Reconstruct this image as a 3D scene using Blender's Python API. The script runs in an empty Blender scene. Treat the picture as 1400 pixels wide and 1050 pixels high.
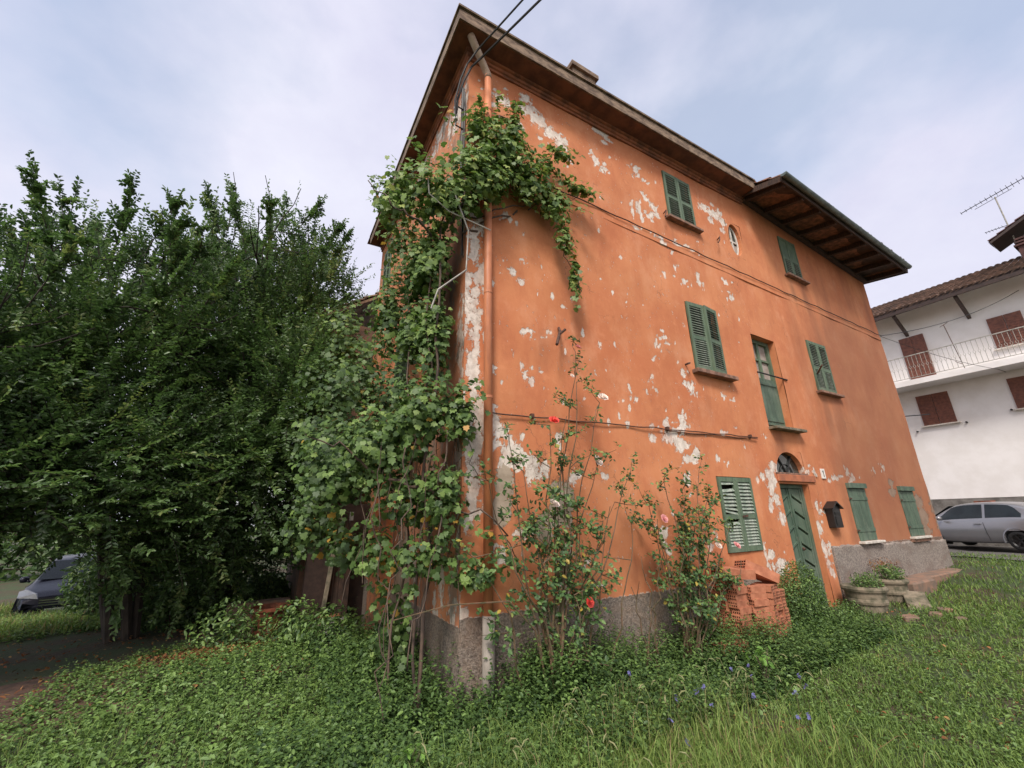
import bpy, math, random
import numpy as np
from mathutils import Vector, Matrix
R = math.radians
random.seed(7); rng = np.random.default_rng(11)
scene = bpy.context.scene
COL = scene.collection

# ------------------------------------------------------------------ camera
cam_d = bpy.data.cameras.new('camera'); cam = bpy.data.objects.new('camera', cam_d); COL.objects.link(cam)
YAW, PIT, ROL = 0.526095770, 0.309463628, 0.0189434695
fw = Vector((math.sin(YAW)*math.cos(PIT), math.cos(YAW)*math.cos(PIT), math.sin(PIT)))
rt = Vector((math.cos(YAW), -math.sin(YAW), 0)); dn = fw.cross(rt)
r2 = rt*math.cos(ROL)+dn*math.sin(ROL); d2 = -rt*math.sin(ROL)+dn*math.cos(ROL)
cam.matrix_world = Matrix(((r2.x, -d2.x, -fw.x, -1.79736), (r2.y, -d2.y, -fw.y, -4.2), (r2.z, -d2.z, -fw.z, 0.0), (0, 0, 0, 1)))
cam_d.sensor_width = 36; cam_d.lens = 570.607987/1400*36
cam_d.clip_end = 2000; cam_d.clip_start = .05
scene.camera = cam

# ------------------------------------------------------------------ sky, sun, exposure
SUN_EL, SUN_AZ = R(50), R(222)          # azimuth clockwise from +Y: behind the camera, a little to its left
w = bpy.data.worlds.new('World'); scene.world = w; w.use_nodes = True
nt = w.node_tree; nt.nodes.clear()
out = nt.nodes.new('ShaderNodeOutputWorld'); bg = nt.nodes.new('ShaderNodeBackground')
sky = nt.nodes.new('ShaderNodeTexSky'); sky.sky_type = 'NISHITA'; sky.sun_disc = False
sky.sun_elevation = SUN_EL; sky.sun_rotation = SUN_AZ; sky.air_density = 1.0; sky.dust_density = 2.0
tc = nt.nodes.new('ShaderNodeTexCoord'); mp = nt.nodes.new('ShaderNodeMapping'); mp.inputs['Scale'].default_value = (1, 1, 1.5)
mp.inputs['Location'].default_value = (.35, .1, .0)
no = nt.nodes.new('ShaderNodeTexNoise'); no.inputs['Scale'].default_value = 1.5; no.inputs['Detail'].default_value = 7; no.inputs['Roughness'].default_value = .5
cr = nt.nodes.new('ShaderNodeValToRGB'); cr.color_ramp.elements[0].position = .40; cr.color_ramp.elements[0].color = (.35, .35, .35, 1)
cr.color_ramp.elements[1].position = .56; cr.color_ramp.elements[1].color = (1, 1, 1, 1)
no2 = nt.nodes.new('ShaderNodeTexNoise'); no2.inputs['Scale'].default_value = 2.2; no2.inputs['Detail'].default_value = 9; no2.inputs['Roughness'].default_value = .58
cr2 = nt.nodes.new('ShaderNodeValToRGB'); cr2.color_ramp.elements[0].position = .35; cr2.color_ramp.elements[0].color = (7.5, 7.5, 9.3, 1)
cr2.color_ramp.elements[1].position = .68; cr2.color_ramp.elements[1].color = (9.3, 9.35, 10.6, 1)
mx = nt.nodes.new('ShaderNodeMix'); mx.data_type = 'RGBA'
L = nt.links.new
L(tc.outputs['Generated'], mp.inputs[0]); L(mp.outputs[0], no.inputs['Vector']); L(no.outputs[0], cr.inputs[0])
L(mp.outputs[0], no2.inputs['Vector']); L(no2.outputs[0], cr2.inputs[0])
L(cr.outputs[0], mx.inputs[0]); mu = nt.nodes.new('ShaderNodeMix'); mu.data_type = 'RGBA'; mu.blend_type = 'MULTIPLY'; mu.inputs[0].default_value = 1; mu.inputs[7].default_value = (3.8, 3.35, 2.8, 1); L(sky.outputs[0], mu.inputs[6]); L(mu.outputs[2], mx.inputs[6]); L(cr2.outputs[0], mx.inputs[7])
L(mx.outputs[2], bg.inputs[0]); bg.inputs[1].default_value = 0.08; L(bg.outputs[0], out.inputs[0])
sl = bpy.data.lights.new('sun', 'SUN'); sl.energy = 2.8; sl.angle = R(14); sl.color = (1, .95, .88)
so = bpy.data.objects.new('sun', sl); COL.objects.link(so)
sdir = Vector((math.sin(SUN_AZ)*math.cos(SUN_EL), math.cos(SUN_AZ)*math.cos(SUN_EL), math.sin(SUN_EL)))
so.rotation_euler = sdir.to_track_quat('Z', 'Y').to_euler(); so.location = (0, -10, 20)
vs = scene.view_settings; vs.view_transform = 'Standard'; vs.look = 'None'; vs.gamma = 1; vs.use_curve_mapping = False
vs.exposure = 0.30
scene.cycles.max_bounces = 6; scene.cycles.transparent_max_bounces = 4

# ------------------------------------------------------------------ node materials
class NT:
    def __init__(s, name):
        s.m = bpy.data.materials.new(name); s.m.use_nodes = True; s.t = s.m.node_tree; s.t.nodes.clear()
        s.o = s.n('ShaderNodeOutputMaterial'); s.b = s.n('ShaderNodeBsdfPrincipled'); s.t.links.new(s.b.outputs[0], s.o.inputs[0])
        s.tc = s.n('ShaderNodeTexCoord')
    def n(s, t, **k):
        x = s.t.nodes.new(t)
        for a, v in k.items(): setattr(x, a, v)
        return x
    def l(s, a, b): s.t.links.new(a, b)
    def setin(s, sock, v):
        if hasattr(v, 'is_linked') or isinstance(v, bpy.types.NodeSocket): s.l(v, sock)
        elif isinstance(v, (tuple, list)) and len(v) == 3 and sock.type == 'RGBA': sock.default_value = (*v, 1)
        else: sock.default_value = v
    def noise(s, scale, detail=4, rough=.55, stretch=None, dist=0, coord='Object', loc=None):
        x = s.n('ShaderNodeTexNoise'); x.inputs['Scale'].default_value = scale; x.inputs['Detail'].default_value = detail
        x.inputs['Roughness'].default_value = rough; x.inputs['Distortion'].default_value = dist
        src = s.tc.outputs[coord]
        if stretch or loc:
            mp = s.n('ShaderNodeMapping'); s.l(src, mp.inputs[0])
            if stretch: mp.inputs['Scale'].default_value = stretch
            if loc: mp.inputs['Location'].default_value = loc
            src = mp.outputs[0]
        s.l(src, x.inputs['Vector']); return x.outputs[0]
    def ss(s, v, a, b):          # smoothstep
        x = s.n('ShaderNodeMapRange', interpolation_type='SMOOTHSTEP'); s.l(v, x.inputs[0]); x.inputs[1].default_value = a; x.inputs[2].default_value = b
        return x.outputs[0]
    def math(s, op, a, b=0.0):
        x = s.n('ShaderNodeMath', operation=op); s.setin(x.inputs[0], a); s.setin(x.inputs[1], b); return x.outputs[0]
    def mix(s, f, a, b, mode='MIX'):
        x = s.n('ShaderNodeMix', data_type='RGBA', blend_type=mode); s.setin(x.inputs[0], f); s.setin(x.inputs[6], a); s.setin(x.inputs[7], b); return x.outputs[2]
    def attr(s, name):
        x = s.n('ShaderNodeAttribute', attribute_name=name); return x.outputs['Fac']
    def bump(s, h, strength=.5, dist=.01, normal=None):
        x = s.n('ShaderNodeBump'); x.inputs['Strength'].default_value = strength; x.inputs['Distance'].default_value = dist
        s.l(h, x.inputs['Height'])
        if normal: s.l(normal, x.inputs['Normal'])
        return x.outputs[0]
    def fin(s, color=None, rough=None, normal=None, metal=None):
        if color is not None: s.setin(s.b.inputs['Base Color'], color)
        if rough is not None: s.setin(s.b.inputs['Roughness'], rough)
        if metal is not None: s.setin(s.b.inputs['Metallic'], metal)
        if normal is not None: s.l(normal, s.b.inputs['Normal'])
        return s.m

def simple(name, c1, c2=None, scale=8, rough=.7, bump=.3, bd=.004, stretch=None, metal=0, spec=None, detail=5, lo=.35, hi=.65):
    t = NT(name); c2 = c2 or tuple(x*.7 for x in c1)
    n = t.noise(scale, detail, .6, stretch)
    if spec is not None: t.b.inputs['Specular IOR Level'].default_value = spec
    return t.fin(t.mix(t.ss(n, lo, hi), c2, c1), rough, t.bump(n, bump, bd) if bump else None, metal)

def wall_mat(name, left=False):
    t = NT(name)
    big = t.noise(.7, 4, .6); streak = t.noise(1.3, 5, .6, (1.6, 1.6, .22)); mott = t.noise(5, 6, .65); fine = t.noise(60, 3, .6)
    col = t.mix(t.ss(big, .3, .7), (.49, .160, .066), (.58, .225, .098))
    col = t.mix(t.math('MULTIPLY', t.ss(streak, .48, .72), .45), col, (.46, .140, .06))
    col = t.mix(t.math('MULTIPLY', t.ss(mott, .52, .75), .35), col, (.70, .30, .145))
    fl = t.attr('flake'); n1 = t.noise(7, 9, .68, (1, 1, .75)); n2 = t.noise(22, 6, .7, (1, 1, .6), loc=(3, 1, 2))
    sp = t.noise(3.2, 3, .5, loc=(9, 4, 1))
    base = t.math('ADD', fl, t.math('MULTIPLY', t.math('SUBTRACT', n1, .5), 1.7))
    base = t.math('ADD', base, t.math('MULTIPLY', t.math('SUBTRACT', n2, .5), .9))
    halo = t.ss(base, .33, .52)
    col = t.mix(t.math('MULTIPLY', halo, .42), col, (.66, .30, .17))
    fleck = t.math('MULTIPLY', t.ss(n2, .625, .64), t.math('MULTIPLY', t.ss(sp, .47, .54), t.attr('zone')))
    mask = t.math('MAXIMUM', t.ss(base, .50, .535), fleck)
    pn = t.noise(13, 5, .6); pl = t.mix(t.ss(pn, .35, .65), (.56, .49, .42), (.76, .68, .60))
    pl = t.mix(t.math('MULTIPLY', t.ss(t.noise(28, 4, .6), .54, .70), .55), pl, (.36, .31, .27))
    col = t.mix(mask, col, pl)
    vo = t.n('ShaderNodeTexVoronoi', feature='DISTANCE_TO_EDGE'); vo.inputs['Scale'].default_value = 1.1
    wv = t.n('ShaderNodeTexNoise'); wv.inputs['Scale'].default_value = 5; wv.inputs['Detail'].default_value = 5; t.l(t.tc.outputs['Object'], wv.inputs['Vector'])
    va = t.n('ShaderNodeVectorMath', operation='MULTIPLY_ADD'); t.l(wv.outputs['Color'], va.inputs[0]); va.inputs[1].default_value = (.5, .5, .5); t.l(t.tc.outputs['Object'], va.inputs[2]); t.l(va.outputs[0], vo.inputs['Vector'])
    crk = t.math('MULTIPLY', t.math('SUBTRACT', 1.0, t.ss(vo.outputs['Distance'], .002, .007)), t.ss(t.noise(.9, 3, .5, loc=(5, 5, 5)), .52, .60))
    col = t.mix(t.math('MULTIPLY', crk, .6), col, (.16, .07, .04))
    dust = t.noise(2.2, 8, .72, (1, 1, .6), loc=(2, 7, 4)); col = t.mix(t.math('MULTIPLY', t.ss(dust, .50, .66), .30), col, (.66, .33, .19)); col = t.mix(t.math('MULTIPLY', t.ss(dust, .50, .34), .38), col, (.40, .115, .05))
    # beige bare render
    bb = t.math('ADD', t.attr('beige'), t.math('MULTIPLY', t.math('SUBTRACT', n1, .5), 1.6)); bmask = t.ss(bb, .5, .56)
    col = t.mix(bmask, col, t.mix(t.ss(mott, .35, .65), (.30, .235, .17), (.42, .34, .26)))
    # rough grey plinth render
    pb = t.math('ADD', t.attr('plinth'), t.math('MULTIPLY', t.math('SUBTRACT', n1, .5), .5)); pm = t.ss(pb, .5, .56)
    edge = t.math('MULTIPLY', t.ss(pb, .40, .47), t.ss(n2, .5, .56))
    col = t.mix(edge, col, (.60, .50, .42))
    gr = t.noise(45, 5, .75)
    pcol = t.mix(t.ss(gr, .38, .62), (.15, .12, .10), (.37, .31, .26)); pcol = t.mix(t.math('MULTIPLY', t.ss(mott, .4, .65), .5), pcol, (.35, .25, .18))
    col = t.mix(pm, col, pcol)
    # dark damp stains, plus light falloff painted in on the right of the front
    dd = t.math('ADD', t.attr('stain_shade'), t.math('MULTIPLY', t.math('SUBTRACT', streak, .5), .9))
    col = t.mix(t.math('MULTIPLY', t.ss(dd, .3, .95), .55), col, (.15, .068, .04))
    if left: 
        k = t.noise(3.5, 6, .7, (1, 1, .5)); col = t.mix(t.math('MULTIPLY', t.ss(k, .5, .62), .75), col, (.16, .13, .10))
    h = t.math('SUBTRACT', t.math('MULTIPLY', mott, .25), t.math('MULTIPLY', t.math('MAXIMUM', mask, bmask), .5))
    h = t.math('ADD', h, t.math('MULTIPLY', fine, .06)); h = t.math('ADD', h, t.math('MULTIPLY', t.math('MULTIPLY', gr, pm), 1.4))
    return t.fin(col, .92, t.bump(h, 1.0, .022))

M = {}
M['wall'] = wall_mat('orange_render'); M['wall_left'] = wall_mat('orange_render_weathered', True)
def paint(name, c1, c2, scale=10, bump=.4):
    t = NT(name); a = t.noise(scale, 6, .65, (1, 1, .3)); b = t.noise(scale*4, 5, .7, (1.5, 1, .35), loc=(4, 2, 1)); g = t.noise(1.6, 4, .6, loc=(7, 3, 5))
    c = t.mix(t.ss(a, .35, .65), c2, c1); c = t.mix(t.math('MULTIPLY', t.ss(g, .45, .7), .35), c, (.20, .23, .18)); m = t.ss(b, .62, .66)
    c = t.mix(t.math('MULTIPLY', m, .7), c, (.20, .17, .13)); c = t.mix(t.math('MULTIPLY', t.ss(a, .6, .75), .5), c, (.035, .045, .03))
    return t.fin(c, .68, t.bump(t.math('SUBTRACT', a, m), bump, .004))
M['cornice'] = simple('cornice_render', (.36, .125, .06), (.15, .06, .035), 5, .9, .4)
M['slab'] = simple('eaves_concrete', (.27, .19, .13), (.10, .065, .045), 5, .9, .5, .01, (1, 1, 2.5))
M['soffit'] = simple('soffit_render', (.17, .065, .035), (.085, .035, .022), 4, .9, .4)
M['tile'] = simple('clay_tile', (.26, .12, .07), (.085, .05, .035), 9, .85, .5)
M['tile_grey'] = simple('weathered_tile', (.24, .155, .10), (.10, .07, .05), 3.5, .85, .5)
M['green'] = paint('green_shutter_paint', (.125, .175, .11), (.07, .11, .07), 9)
M['green2'] = paint('faded_green_paint', (.095, .145, .10), (.055, .088, .062), 7)
M['slat'] = simple('weathered_slat_paint', (.34, .37, .31), (.15, .20, .15), 20, .65, .3, .003)
M['green_door'] = paint('door_green_paint', (.092, .142, .095), (.053, .09, .062), 6)
M['sill'] = simple('sill_stone', (.30, .16, .11), (.14, .08, .055), 10, .85, .5)
M['white_sill'] = simple('white_sill_stone', (.62, .58, .52), (.45, .40, .35), 10, .7, .3)
M['dark'] = simple('dark_interior', (.012, .011, .01), None, 3, .9, 0)
M['rust'] = simple('rusted_iron', (.11, .05, .03), (.05, .025, .018), 30, .75, .3, .002)
M['iron'] = simple('dark_iron', (.03, .03, .03), None, 30, .55, .2, .002, metal=.3)
M['black'] = simple('black_painted_metal', (.015, .014, .014), None, 30, .4, .1, .001)
M['pipe'] = simple('orange_painted_pipe', (.56, .20, .085), (.42, .15, .07), 6, .55, .1, .002, (2, 2, .4))
M['pipe_pale'] = simple('pale_pipe', (.44, .33, .24), (.33, .22, .15), 6, .6, .1, .002)
M['pipe_grey'] = simple('grey_pipe', (.33, .29, .25), (.22, .19, .16), 8, .7, .1, .002, (2, 2, .5))
M['cable'] = simple('cable_rubber', (.02, .018, .018), None, 10, .6, 0)
M['zinc'] = simple('zinc_gutter', (.16, .19, .17), (.09, .11, .10), 6, .5, .2, .002, metal=.4)
M['wood_dark'] = simple('old_rafter_wood', (.075, .04, .026), (.03, .018, .013), 6, .85, .4, .004, (1, 8, 1))
M['wood_plank'] = simple('old_soffit_boards', (.075, .043, .031), (.032, .02, .015), 5, .85, .4, .004)
M['brick'] = simple('hollow_brick_clay', (.50, .20, .11), (.33, .115, .06), 7, .85, .4, .003)
M['brick_in'] = simple('brick_hole_dark', (.10, .035, .02), None, 14, .9, 0)
M['conc'] = simple('mossy_concrete', (.24, .195, .14), (.085, .08, .05), 7, .92, .6, .008)
M['conc_pale'] = simple('pale_concrete', (.42, .40, .36), (.24, .23, .20), 8, .92, .5, .006)
M['stone'] = simple('step_stone', (.26, .15, .10), (.15, .11, .085), 6, .92, .6, .01)
M['soil'] = simple('soil', (.06, .035, .022), (.03, .018, .012), 20, .95, .8, .02)
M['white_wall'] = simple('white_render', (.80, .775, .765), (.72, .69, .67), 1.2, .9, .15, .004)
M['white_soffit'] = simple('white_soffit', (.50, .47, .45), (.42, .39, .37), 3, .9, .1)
M['brown'] = simple('brown_shutter_wood', (.20, .072, .045), (.12, .045, .03), 12, .6, .3, .003)
M['brown_dark'] = simple('dark_brown_timber', (.05, .027, .02), (.03, .016, .012), 12, .6, .3, .003)
M['tile_far'] = simple('brown_roof_tile', (.20, .12, .085), (.075, .048, .036), 2.2, .85, .4)
M['tile_purple'] = simple('dark_red_tile', (.10, .04, .035), (.045, .02, .018), 4, .8, .4)
M['plinth_grey'] = simple('grey_stone_plinth', (.20, .185, .17), (.10, .09, .08), 4, .9, .6, .01)
M['asphalt'] = simple('road_asphalt', (.12, .11, .10), (.08, .075, .07), 20, .9, .4, .004)
M['bark'] = simple('tree_bark', (.055, .042, .032), (.025, .02, .016), 16, .9, .7, .01, (1, 1, .3))
M['vine_bark'] = simple('vine_wood', (.13, .085, .06), (.055, .038, .03), 22, .85, .5, .004, (1, 1, .3))
M['rose_cane'] = simple('rose_cane', (.15, .085, .05), (.07, .065, .03), 20, .7, .3, .002)
M['mud'] = simple('bare_earth', (.105, .055, .035), (.045, .026, .018), 9, .95, .8, .02)
M['terracotta'] = simple('terracotta', (.26, .075, .035), (.12, .04, .02), 9, .8, .4)
M['car_silver'] = simple('silver_car_paint', (.30, .30, .315), (.28, .28, .295), 2, .28, 0, metal=.55)
M['car_dark'] = simple('dark_car_paint', (.03, .03, .05), None, 2, .25, 0, metal=.3)
M['chrome'] = simple('chrome', (.55, .55, .58), None, 2, .2, 0, metal=1)
M['rubber'] = simple('tyre_rubber', (.015, .015, .015), None, 20, .8, .1)
M['red_lens'] = simple('red_lamp_lens', (.45, .02, .015), (.35, .015, .01), 4, .2, 0)
M['clear_lens'] = simple('headlamp_lens', (.55, .56, .58), (.4, .4, .42), 10, .15, 0)
M['plate'] = simple('plate_white', (.6, .6, .58), (.55, .55, .5), 10, .4, 0)
M['ceramic'] = simple('white_plaque', (.72, .69, .64), (.66, .62, .57), 8, .3, 0)
M['rose_red'] = simple('coral_red_petal', (.80, .10, .07), (.62, .06, .05), 20, .6, 0)
M['rose_white'] = simple('white_petal', (.82, .74, .66), (.78, .62, .55), 20, .6, 0)
M['rose_pink'] = simple('pink_petal', (.78, .40, .38), (.65, .28, .28), 20, .6, 0)
M['blue_petal'] = simple('blue_petal', (.19, .18, .44), (.13, .12, .33), 20, .6, 0)
def glass(name, c, rough=.08):
    t = NT(name); t.b.inputs['Specular IOR Level'].default_value = .9
    return t.fin(t.mix(t.ss(t.noise(2.5, 3), .4, .6), c, tuple(v*1.5 for v in c)), rough)
M['glass'] = glass('window_glass', (.02, .025, .022)); M['car_glass'] = glass('car_glass', (.012, .016, .018), .04); M['car_glass'].node_tree.nodes['Principled BSDF'].inputs['Specular IOR Level'].default_value = .35
M['curtain'] = simple('curtain', (.36, .31, .27), (.28, .22, .19), 9, .8, 0)

def leaf_mat(name, ramp, trans=.25, rough=.5, spec=.35):
    t = NT(name); v = t.attr('var'); cr = t.n('ShaderNodeValToRGB'); t.l(v, cr.inputs[0])
    els = cr.color_ramp.elements
    while len(els) < len(ramp): els.new(.5)
    for e, (p, c) in zip(els, ramp): e.position = p; e.color = (*c, 1)
    t.b.inputs['Specular IOR Level'].default_value = spec
    t.fin(cr.outputs[0], rough)
    tr = t.n('ShaderNodeBsdfTranslucent'); ms = t.n('ShaderNodeMixShader'); ms.inputs[0].default_value = trans
    g = t.mix(.5, cr.outputs[0], (.30, .40, .05), 'MULTIPLY'); g = t.mix(1.0, g, (2, 2, 2), 'MULTIPLY')
    t.l(g, tr.inputs[0]); t.l(t.b.outputs[0], ms.inputs[1]); t.l(tr.outputs[0], ms.inputs[2]); t.l(ms.outputs[0], t.o.inputs[0])
    return t.m
M['leaf_tree'] = leaf_mat('tree_leaf', [(0, (.040, .075, .028)), (.5, (.088, .155, .050)), (.85, (.15, .24, .075)), (1, (.22, .27, .09))], .36, .42, .5)
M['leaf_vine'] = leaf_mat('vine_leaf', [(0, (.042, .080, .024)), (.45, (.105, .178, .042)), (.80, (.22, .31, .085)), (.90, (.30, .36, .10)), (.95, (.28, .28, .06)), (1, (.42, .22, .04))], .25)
M['leaf_rose'] = leaf_mat('rose_leaf', [(0, (.035, .070, .028)), (.6, (.085, .16, .05)), (.93, (.15, .24, .065)), (1, (.40, .28, .05))], .2)
M['leaf_ground'] = leaf_mat('ground_leaf', [(0, (.034, .070, .026)), (.45, (.085, .150, .040)), (.8, (.17, .27, .065)), (.92, (.20, .30, .12)), (1, (.17, .27, .07))], .22)
M['leaf_weed'] = leaf_mat('bright_weed_leaf', [(0, (.09, .20, .04)), (1, (.20, .36, .07))], .3)
M['leaf_yellow'] = leaf_mat('sunlit_shrub_leaf', [(0, (.12, .17, .03)), (1, (.30, .36, .06))], .4)
M['grass'] = leaf_mat('grass_blade', [(0, (.065, .12, .03)), (.5, (.15, .235, .055)), (.82, (.26, .35, .09)), (.95, (.28, .26, .12)), (1, (.32, .22, .12))], .3, .55, .25)
M['litter'] = leaf_mat('dead_leaf', [(0, (.13, .05, .025)), (.6, (.25, .11, .05)), (1, (.40, .25, .10))], .1, .8, .1)

# ------------------------------------------------------------------ mesh helpers
def link(o, parent=None):
    COL.objects.link(o)
    if parent is not None: o.parent = parent; o.location = Vector(o.location)-Vector(ROOTLOC.get(parent.name, (0, 0, 0))) if False else o.location
    return o
ROOTLOC = {}
def tag(o, label=None, cat=None, group=None, kind=None):
    if label: o['label'] = label
    if cat: o['category'] = cat
    if group: o['group'] = group
    if kind: o['kind'] = kind
    return o
def empty(name, loc, label=None, cat=None, group=None, rz=0):
    o = bpy.data.objects.new(name, None); o.empty_display_size = .1; o.location = loc; o.rotation_euler = (0, 0, rz); COL.objects.link(o)
    return tag(o, label, cat, group)
def copy_tree(o, parent=None):
    c = o.copy(); COL.objects.link(c); c.parent = parent
    for ch in [x for x in KIDS.get(o.name, [])]:
        d = copy_tree(ch, c)
    KIDS[c.name] = list(KIDS.get(o.name, []))
    return c
KIDS = {}
class MB:
    """collects shapes; coordinates are in the parent's local space"""
    def __init__(s): s.v = []; s.f = []; s.mi = []; s.cur = 0
    def add(s, vs, fs):
        b = len(s.v); s.v += [tuple(p) for p in vs]; s.f += [tuple(b+i for i in f) for f in fs]; s.mi += [s.cur]*len(fs); return s
    def box(s, x0, x1, y0, y1, z0, z1, m=None):
        p = [Vector(q) for q in ((x0, y0, z0), (x1, y0, z0), (x1, y1, z0), (x0, y1, z0), (x0, y0, z1), (x1, y0, z1), (x1, y1, z1), (x0, y1, z1))]
        if m is not None: p = [m @ q for q in p]
        return s.add(p, [(0, 3, 2, 1), (4, 5, 6, 7), (0, 1, 5, 4), (1, 2, 6, 5), (2, 3, 7, 6), (3, 0, 4, 7)])
    def bar(s, a, b, wx, wz, up=(0, 0, 1)):
        a = Vector(a); b = Vector(b); d = (b-a).normalized(); u = Vector(up)
        if abs(d.dot(u)) > .98: u = Vector((1, 0, 0))
        e = d.cross(u).normalized(); u = e.cross(d)
        p = []
        for c in (a, b):
            for i, j in ((-1, -1), (1, -1), (1, 1), (-1, 1)): p.append(c+e*wx/2*i+u*wz/2*j)
        return s.add(p, [(0, 1, 2, 3), (7, 6, 5, 4), (0, 4, 5, 1), (1, 5, 6, 2), (2, 6, 7, 3), (3, 7, 4, 0)])
    def tube(s, pts, r, n=6, cap=True):
        pts = [Vector(p) for p in pts]; k = len(pts); rs = r if isinstance(r, (list, tuple)) else [r]*k
        vs = []; pe = None
        for i, p in enumerate(pts):
            d = (pts[min(i+1, k-1)]-pts[max(i-1, 0)])
            if d.length < 1e-6: d = Vector((0, 0, 1))
            d.normalize()
            if pe is None: u = Vector((0, 0, 1)) if abs(d.z) < .9 else Vector((1, 0, 0)); e = d.cross(u).normalized()
            else: e = (pe-d*pe.dot(d)); e = e.normalized() if e.length > 1e-5 else d.orthogonal().normalized()
            pe = e; g = d.cross(e)
            for j in range(n):
                a = 2*math.pi*j/n; vs.append(p+(e*math.cos(a)+g*math.sin(a))*rs[i])
        fs = [(i*n+j, i*n+(j+1) % n, (i+1)*n+(j+1) % n, (i+1)*n+j) for i in range(k-1) for j in range(n)]
        if cap: fs += [tuple(range(n-1, -1, -1)), tuple((k-1)*n+j for j in range(n))]
        return s.add(vs, fs)
    def lathe(s, prof, n=20, c=(0, 0, 0), sx=1, sy=1):
        vs = [(c[0]+r*sx*math.cos(2*math.pi*j/n), c[1]+r*sy*math.sin(2*math.pi*j/n), c[2]+z) for r, z in prof for j in range(n)]
        fs = [(i*n+j, i*n+(j+1) % n, (i+1)*n+(j+1) % n, (i+1)*n+j) for i in range(len(prof)-1) for j in range(n)]
        return s.add(vs, fs)
    def prism(s, poly, axis, a, b):
        """poly of 2D points extruded along an axis (0,1,2) from a to b"""
        n = len(poly)
        def P(q, t):
            return (t, q[0], q[1]) if axis == 0 else ((q[0], t, q[1]) if axis == 1 else (q[0], q[1], t))
        vs = [P(q, a) for q in poly]+[P(q, b) for q in poly]
        return s.add(vs, [tuple(range(n-1, -1, -1)), tuple(range(n, 2*n))]+[(i, (i+1) % n, n+(i+1) % n, n+i) for i in range(n)])
    def build(s, name, mat, parent=None, smooth=False, bevel=0, kind=None):
        me = bpy.data.meshes.new(name); me.from_pydata(s.v, [], s.f); 
        mats = mat if isinstance(mat, list) else [mat]
        for m in mats: me.materials.append(m)
        if len(mats) > 1: me.polygons.foreach_set('material_index', s.mi)
        if smooth: me.polygons.foreach_set('use_smooth', [True]*len(me.polygons))
        me.update()
        import bmesh
        bm = bmesh.new(); bm.from_mesh(me); bmesh.ops.recalc_face_normals(bm, faces=bm.faces)
        if bevel: bmesh.ops.bevel(bm, geom=[e for e in bm.edges], offset=bevel, segments=1, affect='EDGES')
        bm.to_mesh(me); bm.free()
        return place(name, me, parent, kind)
def place(name, me, parent=None, kind=None, loc=(0, 0, 0)):
    o = bpy.data.objects.new(name, me); o.location = loc; COL.objects.link(o)
    if parent is not None: o.parent = parent; KIDS.setdefault(parent.name, []).append(o)
    if kind: o['kind'] = kind
    return o
def tri_mesh(name, V, F, mat, parent=None, kind=None, attrs=None, smooth=False):
    """V (n,3), F (m,3) numpy -> fast mesh"""
    me = bpy.data.meshes.new(name); k = F.shape[1]
    me.vertices.add(len(V)); me.vertices.foreach_set('co', V.astype(np.float32).ravel())
    me.loops.add(F.size); me.loops.foreach_set('vertex_index', F.astype(np.int32).ravel())
    me.polygons.add(len(F)); me.polygons.foreach_set('loop_start', np.arange(0, F.size, k, dtype=np.int32)); me.polygons.foreach_set('loop_total', np.full(len(F), k, np.int32))
    if smooth: me.polygons.foreach_set('use_smooth', np.ones(len(F), bool))
    for a, v in (attrs or {}).items():
        at = me.attributes.new(a, 'FLOAT', 'POINT'); at.data.foreach_set('value', v.astype(np.float32).ravel())
    me.materials.append(mat); me.update(calc_edges=True)
    return place(name, me, parent, kind)
def norm(a): return a/np.maximum(np.linalg.norm(a, axis=-1, keepdims=True), 1e-9)
def leaves(tmpl, faces, P, N, T, S, V=None):
    """place a leaf template (x along the leaf, z = normal) at points P with normals N, tips T, sizes S"""
    N = norm(N); X = norm(T-N*np.sum(T*N, 1, keepdims=True)); Y = np.cross(N, X); n = len(P); k = len(tmpl)
    W = P[:, None, :]+S[:, None, None]*(tmpl[None, :, 0:1]*X[:, None]+tmpl[None, :, 1:2]*Y[:, None]+tmpl[None, :, 2:3]*N[:, None])
    F = (faces[None]+(np.arange(n)*k)[:, None, None]).reshape(-1, faces.shape[1])
    if V is None: V = rng.random(n)
    return W.reshape(-1, 3), F, np.repeat(V, k)
OVAL = np.array([(0, 0, 0), (.35, .22, .07), (.75, .17, .05), (1, 0, -.10), (.75, -.17, .05), (.35, -.22, .07), (.45, 0, -.02)], float)
OVAL_F = np.array([(0, 6, 1), (1, 6, 2), (2, 6, 3), (3, 6, 4), (4, 6, 5), (5, 6, 0)])[:, ::-1]
DIA = np.array([(0, 0, 0), (.5, .25, .06), (1, 0, -.06), (.5, -.25, .06)], float); DIA_F = np.array([(0, 2, 1), (0, 3, 2)])
LOBE = np.array([(0, 0, 0), (-.12, .28, .0), (.12, .52, -.04), (.38, .38, .04), (.62, .46, -.04), (.72, .2, .05), (1, 0, -.12), (.72, -.2, .05), (.62, -.46, -.04), (.38, -.38, .04), (.12, -.52, -.04), (-.12, -.28, 0), (.4, 0, .02)], float)
LOBE_F = np.array([(i, (i+1) % 12, 12) for i in range(12)])
def rand_unit(n): return norm(rng.normal(size=(n, 3)))
def gh(x, y):
    x = np.asarray(x, float); y = np.asarray(y, float)
    z = -1.75+.003*np.clip(x, 0, 12.8)**2
    z = z+.035*np.sin(x*.9+1.3)*np.cos(y*.8)+.02*np.sin(x*2.3+y*1.7)
    z = z-.02*np.clip(-x-2, 0, 8)-.05*np.clip(y-7, 0, 5)*(x < 0)+.05*np.exp(-((x+2.2)/1.6)**2-((y-2.2)/1.0)**2)
    return z
def ghf(x, y): return float(gh(x, y))
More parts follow.
